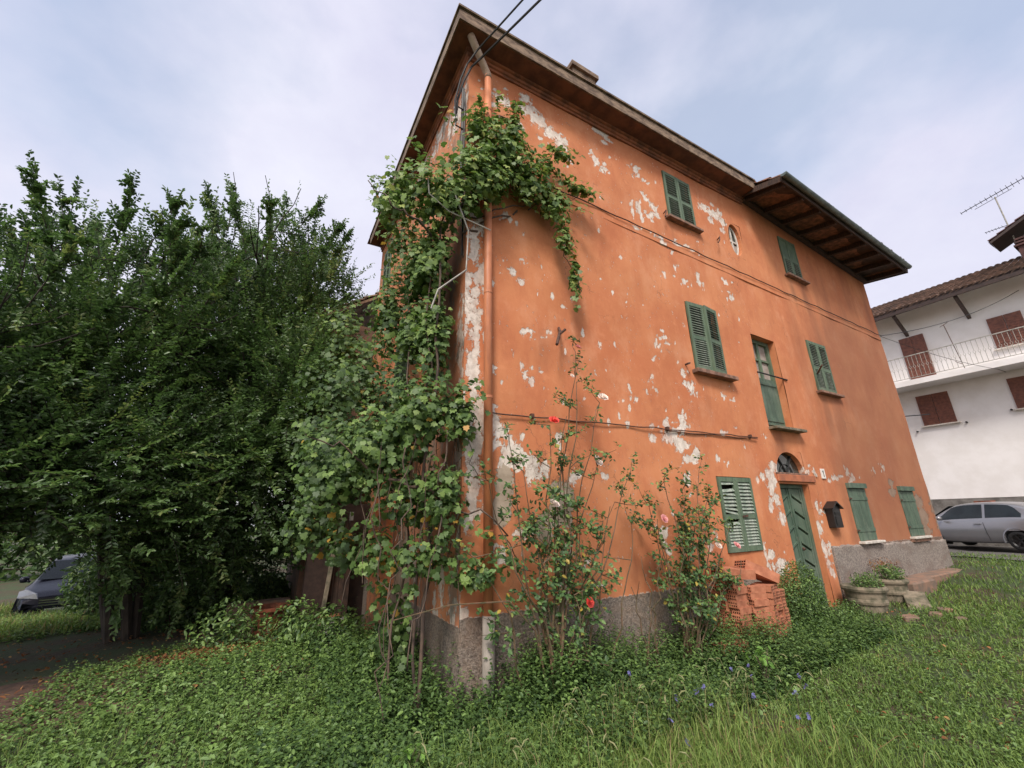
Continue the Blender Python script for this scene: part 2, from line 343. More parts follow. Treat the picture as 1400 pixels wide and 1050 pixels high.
# ------------------------------------------------------------------ ground
xs = np.concatenate([np.linspace(-260, -14, 14), np.arange(-12, 22.01, .22), np.linspace(24, 300, 14)])
ys = np.concatenate([np.linspace(-260, -14, 12), np.arange(-12, 16.01, .22), np.linspace(18, 300, 14)])
GX, GY = np.meshgrid(xs, ys, indexing='ij'); GZ = gh(GX, GY)
nx_, ny_ = GX.shape; V = np.stack([GX, GY, GZ], -1).reshape(-1, 3)
ii = (np.arange(nx_-1)[:, None]*ny_+np.arange(ny_-1)[None]).ravel(); F = np.stack([ii, ii+ny_, ii+ny_+1, ii+1], 1)
t = NT('ground_earth_and_moss'); a = t.noise(1.2, 6, .6); b = t.noise(14, 6, .7)
c = t.mix(t.ss(b, .35, .65), (.045, .030, .018), (.085, .062, .034)); c = t.mix(t.ss(a, .38, .58), c, (.045, .066, .024))
gm = t.fin(c, .95, t.bump(b, .9, .03))
tag(tri_mesh('ground', V, F, gm, smooth=True), kind='structure')
# street in front of the white house
mb = MB(); mb.add([(13.6, -14, -1.222), (19.2, -14, -1.216), (19.2, 8, -1.216), (13.6, 8, -1.222)], [(0, 1, 2, 3)])
mb.v = [(x, y, ghf(x, y)+.03) for x in np.linspace(14.2, 19.9, 12) for y in np.linspace(-14, 10, 30)]
mb.f = [(i*30+j, (i+1)*30+j, (i+1)*30+j+1, i*30+j+1) for i in range(11) for j in range(29)]; mb.mi = [0]*len(mb.f)
tag(mb.build('road', M['asphalt'], smooth=True), kind='structure')
mb = MB(); xs_ = np.linspace(-7.5, -2.6, 14); ys_ = np.linspace(.9, 3.6, 9)
mb.v = [(x, y+ .25*math.sin(x*1.3)+(x+5)*.22, ghf(x, y+ .25*math.sin(x*1.3)+(x+5)*.22)+.02-.05*(j in (0, 8))) for x in xs_ for j, y in enumerate(ys_)]
mb.f = [(i*9+j, (i+1)*9+j, (i+1)*9+j+1, i*9+j+1) for i in range(13) for j in range(8)]; mb.mi = [0]*len(mb.f)
tag(mb.build('path', M['mud'], smooth=True), kind='structure')

# ------------------------------------------------------------------ the orange house
H = empty('orange_house', (0, 0, 0), 'large old three-storey house with peeling orange render and green shutters', 'house')
FL= [(.10, 4.2, .09, .5), (.12, 3.4, .10, .5), (.10, 2.5, .09, .55), (.13, 1.6, .12, .5), (.10, .8, .10, .5), (.14, .2, .10, .35), (.45, 1.0, .12, .12), (.62, .75, .2, .18), (.9, .5, .16, .2), (.35, 6.2, .1, .1), (1.08, 6.3, .16, .12), (0.58, 6.17, 0.19, 0.14), (1.24, 6.13, 0.3, 0.22), (1.42, 5.97, 0.18, 0.16), (1.6, 5.97, 0.09, 0.08), (2.58, 6.64, 0.28, 0.11), (2.45, 5.87, 0.11, 0.15), (2.54, 5.75, 0.09, 0.1), (3.39, 6.18, 0.12, 0.07), (3.35, 5.25, 0.1, 0.14), (1.72, 5.96, 0.06, 0.07), (1.8, 5.61, 0.05, 0.11), (3.43, 6.16, 0.1, 0.09), (3.61, 6.01, 0.08, 0.06), (3.35, 5.28, 0.1, 0.14), (3.77, 5.45, 0.15, 0.14), (3.6, 5.19, 0.1, 0.07), (3.49, 5.68, 0.08, 0.05), (5.34, 6.1, 0.21, 0.12), (5.72, 6.08, 0.28, 0.17), (5.97, 5.99, 0.17, 0.15), (3.24, 4.78, 0.11, 0.06), (3.77, 4.76, 0.18, 0.08), (4.02, 4.69, 0.08, 0.07), (4.31, 4.84, 0.22, 0.05), (4.71, 4.83, 0.12, 0.04), (4.11, 4.26, 0.06, 0.11), (4.75, 4.29, 0.07, 0.1), (4.76, 4.14, 0.09, 0.08), (4.29, 4.06, 0.09, 0.06), (3.53, 2.77, 0.13, 0.08), (3.32, 2.6, 0.09, 0.09), (5.72, 4.07, 0.1, 0.09), (5.6, 4.4, 0.15, 0.07), (3.27, 2.36, 0.05, 0.05), (3.12, 1.97, 0.05, 0.08), (3.21, 1.75, 0.03, 0.06), (3.9, 2.22, 0.09, 0.1), (4.01, 1.99, 0.13, 0.1), (4.11, 1.86, 0.08, 0.08), (4.89, 1.91, 0.04, 0.1), (5.17, 1.89, 0.04, 0.03), (3.68, 1.44, 0.07, 0.09), (3.32, 1.3, 0.13, 0.07), (3.38, 1.11, 0.22, 0.15), (3.59, 1.01, 0.22, 0.15), (3.69, 0.79, 0.17, 0.08), (3.94, 0.93, 0.09, 0.07), (3.7, 1.28, 0.17, 0.04), (4.74, 1.28, 0.1, 0.04), (5.9, 1.33, 0.07, 0.03), (4.41, 0.86, 0.06, 0.09), (4.63, 0.76, 0.04, 0.03), (3.18, 0.64, 0.03, 0.05), (3.64, 0.48, 0.07, 0.11), (5.95, 0.79, 0.19, 0.1), (5.79, 0.64, 0.14, 0.13), (5.8, 0.49, 0.2, 0.17), (5.88, 0.18, 0.16, 0.18), (5.96, -0.09, 0.09, 0.14), (7.05, 0.72, 0.16, 0.08), (8.04, 0.64, 0.27, 0.07), (8.73, 0.74, 0.13, 0.12), (8.84, 0.61, 0.23, 0.05), (10.48, 0.95, 0.12, 0.07), (9.96, 0.83, 0.07, 0.05), (7.17, 0.11, 0.11, 0.13), (7.08, -0.3, 0.13, 0.17), (7.07, -0.59, 0.15, 0.17), (7.14, -0.87, 0.13, 0.14), (7.21, -1.04, 0.08, 0.11), (5.39, -0.64, 0.14, 0.11), (5.65, -0.78, 0.17, 0.11), (5.53, -0.92, 0.16, 0.08), (5.21, -0.5, 0.06, 0.09), (4.09, -0.36, 0.05, 0.1), (3.91, -0.46, 0.08, 0.05), (5.17, 0.38, 0.04, 0.16), (0.9, 2.32, 0.13, 0.07), (0.78, 1.8, 0.03, 0.1), (0.92, 1.62, 0.06, 0.09), (1.06, 1.82, 0.03, 0.03), (0.35, 2.11, 0.03, 0.03), (0.37, 1.72, 0.03, 0.07), (0.41, 1.09, 0.09, 0.06), (0.48, 0.93, 0.15, 0.11), (0.63, 0.76, 0.13, 0.14), (0.78, 0.61, 0.13, 0.12), (1.29, 0.87, 0.06, 0.08), (1.48, 0.44, 0.09, 0.11), (1.98, 0.5, 0.05, 0.06), (0.7, -0.16, 0.11, 0.05), (0.4, -0.3, 0.06, 0.05), (0.5, -0.42, 0.05, 0.04), (0.73, -0.38, 0.06, 0.03), (1.28, -0.63, 0.12, 0.19), (1.26, -0.87, 0.08, 0.06), (1.59, -0.55, 0.05, 0.09), (1.79, -0.78, 0.07, 0.05), (3.61, 0.5, 0.07, 0.06), (2.96, -0.23, 0.13, 0.13), (0.33, -0.72, 0.03, 0.08), (0.38, -0.95, 0.04, 0.03), (0.64, 3.16, 0.06, 0.08), (0.36, 3.46, 0.03, 0.03), (0.54, 3.99, 0.05, 0.1), (0.66, 3.97, 0.06, 0.07), (0.82, 3.37, 0.05, 0.05), (0.68, 3.09, 0.03, 0.06), (0.86, 3.07, 0.04, 0.06), (1.32, 2.94, 0.04, 0.04), (1.51, 2.82, 0.05, 0.04), (0.11, 3.25, 0.08, 0.24), (0.14, 2.68, 0.08, 0.22), (0.15, 2.18, 0.08, 0.27), (0.15, 1.62, 0.09, 0.21), (0.17, 1.18, 0.07, 0.2), (0.17, 0.76, 0.07, 0.2), (0.13, 0.52, 0.07, 0.17), (-0.05, -0.69, 0.03, 0.17), (0.0, -0.95, 0.03, 0.16), (-0.02, -1.19, 0.03, 0.11)]
BE= [(10.57, 0.39, 0.24, 0.11), (11.94, 0.18, 0.27, 0.2), (11.99, -0.15, 0.31, 0.23), (11.94, -0.48, 0.26, 0.13), (12.8, 0.11, 0.24, 0.38), (12.77, -0.32, 0.19, 0.25), (1.29, 0.13, 0.22, 0.33), (0.47, 0.09, 0.15, 0.23), (0.52, 0.37, 0.13, 0.21), (1.04, -0.11, 0.14, 0.23), (10.64, 0.6, 0.2, 0.08)]
DI= [(4.25, 5.0, .12, .4), (4.85, 4.95, .1, .4), (4.4, 1.8, .12, .5), (5.0, 1.7, .1, .45), (8.5, 2.0, .12, .5), (9.05, 1.9, .1, .5), (6.4, 1.1, .3, .35), (8.3, 4.9, .1, .4), (8.85, 4.85, .1, .4), (8.6, -.5, .3, .15), (11.03, 3.53, 2.23, 1.04), (10.48, 0.76, 1.92, 0.95), (3.19, 1.51, 0.3, 0.12), (1.15, 2.08, 0.24, 0.41), (0.55, 2.37, 0.16, 0.69), (11.45, 10.96, 0.11, 0.08), (0.17, -0.97, 0.18, 0.37), (0.21, 0.06, 0.18, 0.57), (5.09, 5.18, 0.38, 0.09), (1.82, 1.99, 0.41, 0.22), (2.53, -0.67, 0.54, 0.21), (0.06, 1.17, 0.05, 0.49), (0.01, 2.15, 0.05, 0.73)]

rf = random.Random(4); EX = []
for x, z, rx, rz in FL:
    for k in range(4):
        a = rf.uniform(0, 6.28); d_ = rf.uniform(.9, 2.0); s_ = rf.uniform(.22, .5)
        EX.append((x+math.cos(a)*rx*d_, z+math.sin(a)*rz*d_, max(.02, rx*s_), max(.025, rz*s_*1.2)))
for k in range(90):
    x, z = rf.gauss(3.9, 1.3), rf.uniform(1.0, 6.3); EX.append((x, z, rf.uniform(.015, .045), rf.uniform(.02, .07)))
for k in range(35): EX.append((rf.uniform(.3, 3.0), rf.uniform(1.2, 4.5), rf.uniform(.015, .05), rf.uniform(.02, .08)))
FL = [(x, z, rx*.85, rz*.9) for x, z, rx, rz in FL]+EX
def field(px, pz, lst):
    f = np.zeros(px.shape)
    for x, z, rx, rz in lst: f = np.maximum(f, 1.0*np.exp(-.75*(((px-x)/rx)**2+((pz-z)/rz)**2)))
    return f
# openings: x0, x1, z0, z1
OPEN = {'w_top': (4.14, 4.95, 5.38, 6.50), 'w_mid': (4.22, 5.07, 2.32, 3.62), 'balc': (6.10, 6.95, 1.51, 3.38), 'w_mid2': (8.30, 9.13, 2.50, 3.70),
        'w_top2': (8.18, 8.93, 5.35, 6.43), 'oval': (6.05, 6.57, 5.22, 6.08), 'w_low': (4.30, 5.18, -.57, .56), 'door': (6.05, 7.0, -1.66, .49),
        'arch': (6.05, 7.0, .68, 1.08), 'g2': (8.46, 9.23, -.56, .55), 'g3': (10.90, 11.70, -.56, .53)}
def wall_attrs(X, Y, Z):
    return {'flake': field(X, Z, FL)*.80+.03, 'beige': field(X, Z, BE)*.95,
            'plinth': np.where((X < 5.3)*1.0 > 0, np.clip(.5+(-.93-Z)/.12, 0, 1), np.where(X > 7.3, np.clip(.5+(-.62-Z)/.12, 0, 1), 0)),
            'stain_shade': field(X, Z, DI)*.5+.25*np.clip((-.3-Z)/1.2, 0, 1)*(X < 6)+.45*np.clip((Z-6.5)/.3, 0, 1)+.85*np.clip((X-5)/5, 0, 1)*np.clip(1.15-(Z-1)/8, .4, 1),  # last term paints light falloff as darkening to the right; the rest is dirt
            'zone': np.clip(1.2-X/7, 0, 1)}
def gridlines(a, b, step, cuts):
    L_ = sorted(set([a, b]+cuts)); o = []
    for p, q in zip(L_[:-1], L_[1:]):
        n = max(1, round((q-p)/step)); o += [p+(q-p)*i/n for i in range(n)]
    return np.array(o+[L_[-1]])
TOPZ = 7.1
gx = gridlines(0, 12.72, .055, [o[0] for o in OPEN.values()]+[o[1] for o in OPEN.values()])
gz = gridlines(-2.3, TOPZ, .055, [o[2] for o in OPEN.values()]+[o[3] for o in OPEN.values()])
X, Z = np.meshgrid(gx, gz, indexing='ij')
wob = .008*np.sin(X*2.1+Z*1.3)+.006*np.sin(X*5.3-Z*3.1+1)+.004*np.sin(Z*7+X*1.1)
Y = -.004+wob*np.clip(X/.3, 0, 1)*.7
A = wall_attrs(X, Y, Z)
Y = Y+.006*np.clip(A['flake']-.35, 0, .3)/.3
cxm = (gx[:-1]+gx[1:])/2; czm = (gz[:-1]+gz[1:])/2; keep = np.ones((len(cxm), len(czm)), bool)
for x0, x1, z0, z1 in OPEN.values(): keep &= ~((cxm[:, None] > x0) & (cxm[:, None] < x1) & (czm[None] > z0) & (czm[None] < z1))
nz_ = len(gz); I, J = np.nonzero(keep); q = I*nz_+J; F = np.stack([q, q+nz_, q+nz_+1, q+1], 1)
V = np.stack([X, Y, Z], -1).reshape(-1, 3)
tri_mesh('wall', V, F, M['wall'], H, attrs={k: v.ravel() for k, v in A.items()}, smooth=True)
# reveals (top, bottom, sides) and curved infill of oval and arch
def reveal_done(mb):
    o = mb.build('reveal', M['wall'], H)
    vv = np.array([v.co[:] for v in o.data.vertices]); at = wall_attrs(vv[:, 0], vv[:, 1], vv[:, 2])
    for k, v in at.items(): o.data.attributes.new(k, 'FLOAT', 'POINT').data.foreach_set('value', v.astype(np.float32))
for k, (x0, x1, z0, z1) in OPEN.items():
    d = .24
    if k in ('oval', 'arch'): continue
    mb = MB()
    mb.add([(x0, 0, z0), (x0, d, z0), (x0, d, z1), (x0, 0, z1)], [(0, 1, 2, 3)]); mb.add([(x1, 0, z0), (x1, d, z0), (x1, d, z1), (x1, 0, z1)], [(3, 2, 1, 0)])
    mb.add([(x0, 0, z1), (x1, 0, z1), (x1, d, z1), (x0, d, z1)], [(3, 2, 1, 0)]); mb.add([(x0, 0, z0), (x1, 0, z0), (x1, d, z0), (x0, d, z0)], [(0, 1, 2, 3)]); reveal_done(mb)
def curved(mb, x0, x1, z0, z1, pts):
    """fill between the rectangle and a closed curve lying inside it"""
    cx_, cz_ = (x0+x1)/2, (z0+z1)/2
    if z1-z0 < .5: cz_ = z0
    for (ax, az), (bx, bz) in zip(pts, pts[1:]+pts[:1]):
        def outw(px, pz):
            dx, dz = px-cx_, pz-cz_; s = 1e9
            if abs(dx) > 1e-6: s = min(s, ((x1-cx_) if dx > 0 else (x0-cx_))/dx)
            if abs(dz) > 1e-6: s = min(s, ((z1-cz_) if dz > 0 else (z0-cz_))/dz)
            return cx_+dx*s, cz_+dz*s
        o1, o2 = outw(ax, az), outw(bx, bz)
        mb.add([(ax, 0, az), (bx, 0, bz), (o2[0], 0, o2[1]), (o1[0], 0, o1[1])], [(0, 1, 2, 3)])
        # corner filler
        if abs(o1[0]-o2[0]) > 1e-4 and abs(o1[1]-o2[1]) > 1e-4:
            cxn = x1 if max(o1[0], o2[0]) > cx_ else x0; czn = z1 if max(o1[1], o2[1]) > cz_ else z0
            mb.add([(o1[0], 0, o1[1]), (o2[0], 0, o2[1]), (cxn, 0, czn)], [(0, 1, 2)])
        mb.add([(ax, 0, az), (bx, 0, bz), (bx, .24, bz), (ax, .24, az)], [(0, 1, 2, 3)])
x0, x1, z0, z1 = OPEN['oval']; pe = [((x0+x1)/2+.215*math.cos(a), (z0+z1)/2+.40*math.sin(a)) for a in np.linspace(0, 2*math.pi, 25)[:-1]]
mb = MB(); curved(mb, x0, x1, z0, z1, pe); reveal_done(mb); mb = MB()
x0, x1, z0, z1 = OPEN['arch']; pa = [((x0+x1)/2+.455*math.cos(a), z0+.385*math.sin(a)) for a in np.linspace(0, math.pi, 17)]
for (ax, az), (bx, bz) in zip(pa[:-1], pa[1:]):
    mb.add([(ax, 0, az), (bx, 0, bz), (bx, 0, z1), (ax, 0, z1)], [(0, 1, 2, 3)]); mb.add([(ax, 0, az), (bx, 0, bz), (bx, .11, bz), (ax, .11, az)], [(0, 1, 2, 3)])
mb.add([(pa[0][0], 0, z0), (x1, 0, z0), (x1, 0, z1), (pa[0][0], 0, z1)], [(0, 1, 2, 3)]); mb.add([(x0, 0, z0), (pa[-1][0], 0, z0), (pa[-1][0], 0, z1), (x0, 0, z1)], [(0, 1, 2, 3)])
reveal_done(mb)
# left wall
gy = gridlines(0, 5.44, .07, [2.35, 3.1, 4.3, 4.9]); gz2 = gridlines(-2.3, TOPZ, .07, [2.1, 3.45, 5.2, 6.2])
Yy, Zz = np.meshgrid(gy, gz2, indexing='ij'); Xx = .004*np.sin(Yy*3+Zz*2)*np.clip(Yy/.3, 0, 1)
keep = np.ones((len(gy)-1, len(gz2)-1), bool); ym = (gy[:-1]+gy[1:])/2; zm = (gz2[:-1]+gz2[1:])/2
for a0, a1, b0, b1 in ((2.35, 3.1, 2.1, 3.45), (4.3, 4.9, 5.2, 6.2)): keep &= ~((ym[:, None] > a0) & (ym[:, None] < a1) & (zm[None] > b0) & (zm[None] < b1))
nn = len(gz2); I, J = np.nonzero(keep); q = I*nn+J; F = np.stack([q, q+1, q+nn+1, q+nn], 1)
FLl = [(.12, 5.9, .15, .5), (.5, 6.0, .45, .45), (1.2, 6.3, .6, .3), (2.2, 6.4, .5, .25), (.1, 4, .12, .8), (.1, 2, .14, .9), (.12, .6, .12, .8), (.5, -.6, .12, .5), (.2, -1.0, .14, .5), (.06, -.3, .05, .8), (.7, -.95, .1, .3), (1.5, -.5, .2, .4)]
DIl = [(.6, 3, .5, 2.2), (.7, .5, .8, 1.2), (2, 0, 1.5, 1.5), (.15, 1.2, .12, 2)]
att = {'flake': field(Yy, Zz, FLl)*.62+.05, 'beige': field(Yy, Zz, [(.9, .2, .2, .5), (2.0, -.7, .5, .6)])*.9, 'plinth': np.clip(.5+(-1.0-Zz)/.12, 0, 1), 'stain_shade': field(Yy, Zz, DIl)*.9+.15, 'zone': np.ones_like(Zz)}
tri_mesh('wall', np.stack([Xx, Yy, Zz], -1).reshape(-1, 3), F, M['wall_left'], H, attrs={k: v.ravel() for k, v in att.items()}, smooth=True)
# far walls (back and right side)
mb = MB(); mb.add([(12.72, 0, -2.3), (12.72, 5.44, -2.3), (12.72, 5.44, TOPZ), (12.72, 0, TOPZ)], [(0, 1, 2, 3)]); mb.build('wall', M['wall'], H)
mb = MB(); mb.add([(12.72, 5.44, -2.3), (0, 5.44, -2.3), (0, 5.44, TOPZ), (12.72, 5.44, TOPZ)], [(0, 1, 2, 3)]); mb.build('wall', M['wall'], H)
# rough plinth on the right part, proud of the wall
mb = MB(); n = 60; px_ = np.linspace(7.32, 12.75, n)
mb.v = []; 
for i, x in enumerate(px_):
    zt = -.60-.10*min(1, (x-7.32)/5.4)+.012*math.sin(x*9)+.01*math.sin(x*23); mb.v += [(x, -.045+.008*math.sin(x*5), -2.2), (x, -.04+.008*math.sin(x*7), zt-.03), (x, -.012, zt), (x, .01, zt+.003)]
mb.f = [(i*4+j, (i+1)*4+j, (i+1)*4+j+1, i*4+j+1) for i in range(n-1) for j in range(3)]; mb.f += [(0, 1, 2, 3), tuple((n-1)*4+j for j in (3, 2, 1, 0))]; mb.mi = [0]*len(mb.f)
mb.add([(12.75, -.045, -2.2), (12.75, 5.5, -2.2), (12.75, 5.5, -.66), (12.75, -.04, -.70)], [(0, 1, 2, 3)])
t = NT('plinth_render'); g = t.noise(38, 6, .75); mo = t.noise(3, 5, .6, (.6, 1, 1.4))
c = t.mix(t.ss(g, .38, .62), (.15, .125, .11), (.34, .29, .25)); c = t.mix(t.math('MULTIPLY', t.ss(mo, .45, .65), .6), c, (.16, .12, .10)); c = t.mix(t.math('MULTIPLY', t.ss(mo, .6, .75), .4), c, (.36, .20, .13))
M['plinth'] = t.fin(c, .95, t.bump(g, .9, .015))
mb.build('plinth', M['plinth'], H)

# cornice mouldings and eaves slab of the left part (rises very slightly to the right)
SL = .028
def cor(x): return 6.66+SL*max(0, x)
def run(mb, prof, x1=6.86):
    """sweep a profile (offset, z) round the front and left eaves"""
    rings = []
    for o_, z_ in prof:
        rings.append([(-o_*.84, 5.44, z_), (-o_*.84, -o_, z_), (x1, -o_, z_+SL*x1)])
    for a, b in zip(rings[:-1], rings[1:]):
        for i in range(2): mb.add([a[i], a[i+1], b[i+1], b[i]], [(0, 1, 2, 3)])
    mb.add([r[2] for r in rings], [tuple(range(len(rings)))]); mb.add([r[0] for r in rings], [tuple(range(len(rings)-1, -1, -1))])
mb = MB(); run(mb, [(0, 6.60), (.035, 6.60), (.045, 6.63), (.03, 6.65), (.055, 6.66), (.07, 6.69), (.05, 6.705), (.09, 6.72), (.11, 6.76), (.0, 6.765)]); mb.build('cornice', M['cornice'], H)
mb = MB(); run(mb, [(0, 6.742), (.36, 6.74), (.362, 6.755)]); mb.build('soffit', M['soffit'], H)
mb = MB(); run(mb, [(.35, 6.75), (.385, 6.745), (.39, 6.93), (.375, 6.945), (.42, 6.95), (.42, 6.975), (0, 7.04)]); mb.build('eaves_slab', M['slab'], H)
# string course
def strip(mb, x0, x1, zfun, h, d, n=24):
    xs = np.linspace(x0, x1, n)
    base = len(mb.v)
    for x in xs:
        z = zfun(x); mb.v += [(x, .01, z-h/2), (x, -d, z-h/2), (x, -d*.8, z+h/2), (x, .01, z+h/2+.01)]
    mb.f += [(base+i*4+j, base+(i+1)*4+j, base+(i+1)*4+j+1, base+i*4+j+1) for i in range(n-1) for j in range(3)]; mb.mi += [0]*3*(n-1)
def zup(x): return 4.86-.0125*(x-1.2)
def cable(mb, x0, x1, z, r, sag=.0, y=-.03, n=30, brk=1.2):
    pts = []
    for x in np.linspace(x0, x1, n):
        ph = ((x-x0) % brk)/brk; pts.append((x, y-.006*math.sin(x*7), z(x)-sag*4*ph*(1-ph)+.004*math.sin(x*11)))
    mb.tube(pts, r, 5)
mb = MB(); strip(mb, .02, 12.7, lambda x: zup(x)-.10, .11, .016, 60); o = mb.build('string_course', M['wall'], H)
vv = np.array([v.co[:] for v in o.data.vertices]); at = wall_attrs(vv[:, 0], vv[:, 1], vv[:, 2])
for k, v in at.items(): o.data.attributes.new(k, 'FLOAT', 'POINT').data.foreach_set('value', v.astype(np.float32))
mb = MB(); cable(mb, 1.0, 12.75, zup, .010, .012, -.035, 90); cb = mb.build('wall_cable', M['cable']); tag(cb, 'long black cable stapled along the front wall just below the top floor windows', 'cable')
mb = MB(); cable(mb, .32, 5.6, lambda x: 1.15+.022*x, .009, .012, -.032, 50, .9); cable(mb, 3.3, 5.6, lambda x: 1.125+.022*x, .008, .015, -.026, 30, 1.1)
for x in (.9, 3.3, 5.4): mb.box(x-.02, x+.02, -.05, .0, 1.13+.022*x, 1.18+.022*x)
cb = mb.build('wall_cable', M['rust']); tag(cb, 'thin sagging cable clipped to the wall above the ground floor', 'cable')
# roofs
def tiles(name, origin, U, V_, nu, nv, mat, parent, pitch=.19, course=.34, clip=None, jit=.008, kind='stuff', seg=5):
    """rows of half-round tiles. origin at the eave, U along the eave, V_ up the slope"""
    U = Vector(U).normalized(); V_ = Vector(V_).normalized(); N_ = U.cross(V_)
    if N_.z < 0: N_ = -N_
    mb = MB()
    for j in range(nv):
        for i in range(nu):
            c = Vector(origin)+U*(pitch*(i+.5)+random.uniform(-jit, jit))+V_*(course*j+random.uniform(-jit, jit)*2)
            if clip and not clip(c): continue
            vs = []
            for k, (t_, r_, h_) in enumerate(((0, pitch*.46, .035), (course*1.12, pitch*.36, .0))):
                for s_ in range(seg+1):
                    a = math.pi*s_/seg; vs.append(c+U*(-math.cos(a)*r_)+V_*t_+N_*(math.sin(a)*r_*.75+h_))
            fs = [(s_, s_+1, seg+2+s_, seg+1+s_) for s_ in range(seg)]+[tuple(range(seg, -1, -1))]
            mb.add(vs, fs)
    return mb.build(name, mat, parent, kind=kind)
RID = 8.55
mb = MB(); e = .40; zf = 7.03
mb.add([(-.34, -e, 7.02), (6.9, -e, 7.02+SL*6.9), (6.9, 2.72, RID), (2.7, 2.72, RID), (-.34, 5.84, 7.0), (6.9, 5.84, 7.1)], [(0, 1, 2, 3), (0, 3, 4), (3, 2, 5, 4)]); mb.build('roof', M['tile'], H)
tiles('roof_tiles', (-.2, .12, 7.24), (1, 0, SL), (0, 3.1, 1.5), 37, 8, M['tile'], H, clip=lambda c: c.x > -.2+max(0, (c.y+.3)*.98))
mb = MB(); mb.box(2.12, 2.66, .05, .5, 7.0, 8.02); mb.box(2.07, 2.71, .0, .56, 8.02, 8.12); mb.build('chimney', M['slab'], H)
# right part: timber eave with gutter, sloping along its length as seen
def zw(x): return 6.93-.082*(x-6.85)
def ze(x): return 6.68-.058*(x-6.7)
OV = .95
mb = MB(); mb.add([(6.82, -OV, ze(6.82)+.10), (12.95, -OV, ze(12.95)+.10), (12.95, .3, zw(12.95)+.18), (6.82, .3, zw(6.82)+.18)], [(0, 1, 2, 3)])
mb.add([(6.82, -OV, ze(6.82)+.14), (12.95, -OV, ze(12.95)+.14), (12.95, 2.72, 8.6), (6.82, 2.72, 8.6), (12.95, 5.84, 7.2), (6.82, 5.84, 7.2)], [(0, 1, 2, 3), (3, 2, 4, 5)])
mb.build('roof', M['tile'], H)
for i in range(18):                                   # soffit boards laid over the rafters
    xa = 6.84+i*.34; mbb = MB(); xb = xa+.325
    if xb > 12.94: break
    mbb.add([(xa, -OV+.02, ze(xa)+.085), (xb, -OV+.02, ze(xb)+.085), (xb, .0, zw(xb)+.12), (xa, .0, zw(xa)+.12), (xa, -OV+.02, ze(xa)+.097), (xb, -OV+.02, ze(xb)+.097), (xb, .0, zw(xb)+.135), (xa, .0, zw(xa)+.135)],
            [(0, 1, 2, 3), (4, 5, 6, 7), (0, 1, 5, 4), (1, 2, 6, 5), (2, 3, 7, 6), (3, 0, 4, 7)]); mbb.build('soffit_board', M['wood_plank'], H)
for i, x in enumerate(np.linspace(6.95, 12.75, 9)):
    mbb = MB(); mbb.bar((x, .05, zw(x)+.055), (x, -OV+.04, ze(x)+.02), .085, .12); mbb.build('rafter', M['wood_dark'], H)
mbb = MB(); mbb.bar((6.84, -OV+.02, ze(6.84)+.05), (12.95, -OV+.02, ze(12.95)+.05), .03, .13); mbb.build('fascia_board', M['wood_dark'], H)
mbb = MB(); mbb.bar((6.85, -.06, zw(6.85)+.0), (12.72, -.06, zw(12.72)+.0), .10, .10); mbb.build('wall_plate', M['wood_dark'], H)
for xx in (6.80, 12.96): mbb = MB(); mbb.bar((xx, -OV, ze(xx)+.06), (xx, .1, zw(xx)+.12), .035, .13); mbb.build('verge_board', M['wood_dark'], H)
mb = MB(); n = 40; vs = []
for x in np.linspace(6.74, 12.9, n):
    for s_ in range(9):
        a = math.pi+math.pi*s_/8; vs.append((x, -OV-.065+.065*math.cos(a), ze(x)+.12+.065*math.sin(a)))
    for s_ in range(9):
        a = 2*math.pi-math.pi*s_/8; vs.append((x, -OV-.065+.058*math.cos(a), ze(x)+.12+.058*math.sin(a)))
mb.add(vs, [(i*18+j, i*18+(j+1) % 18, (i+1)*18+(j+1) % 18, (i+1)*18+j) for i in range(n-1) for j in range(18)])
mb.add(vs[:9], [tuple(range(9))]); mb.add(vs[-18:-9], [tuple(range(9))]); mb.build('gutter', M['zinc'], H)
tiles('roof_tiles', (6.84, -OV-.03, ze(6.84)+.14), (1, 0, -.05), (0, 3.75, 1.75), 32, 10, M['tile'], H)

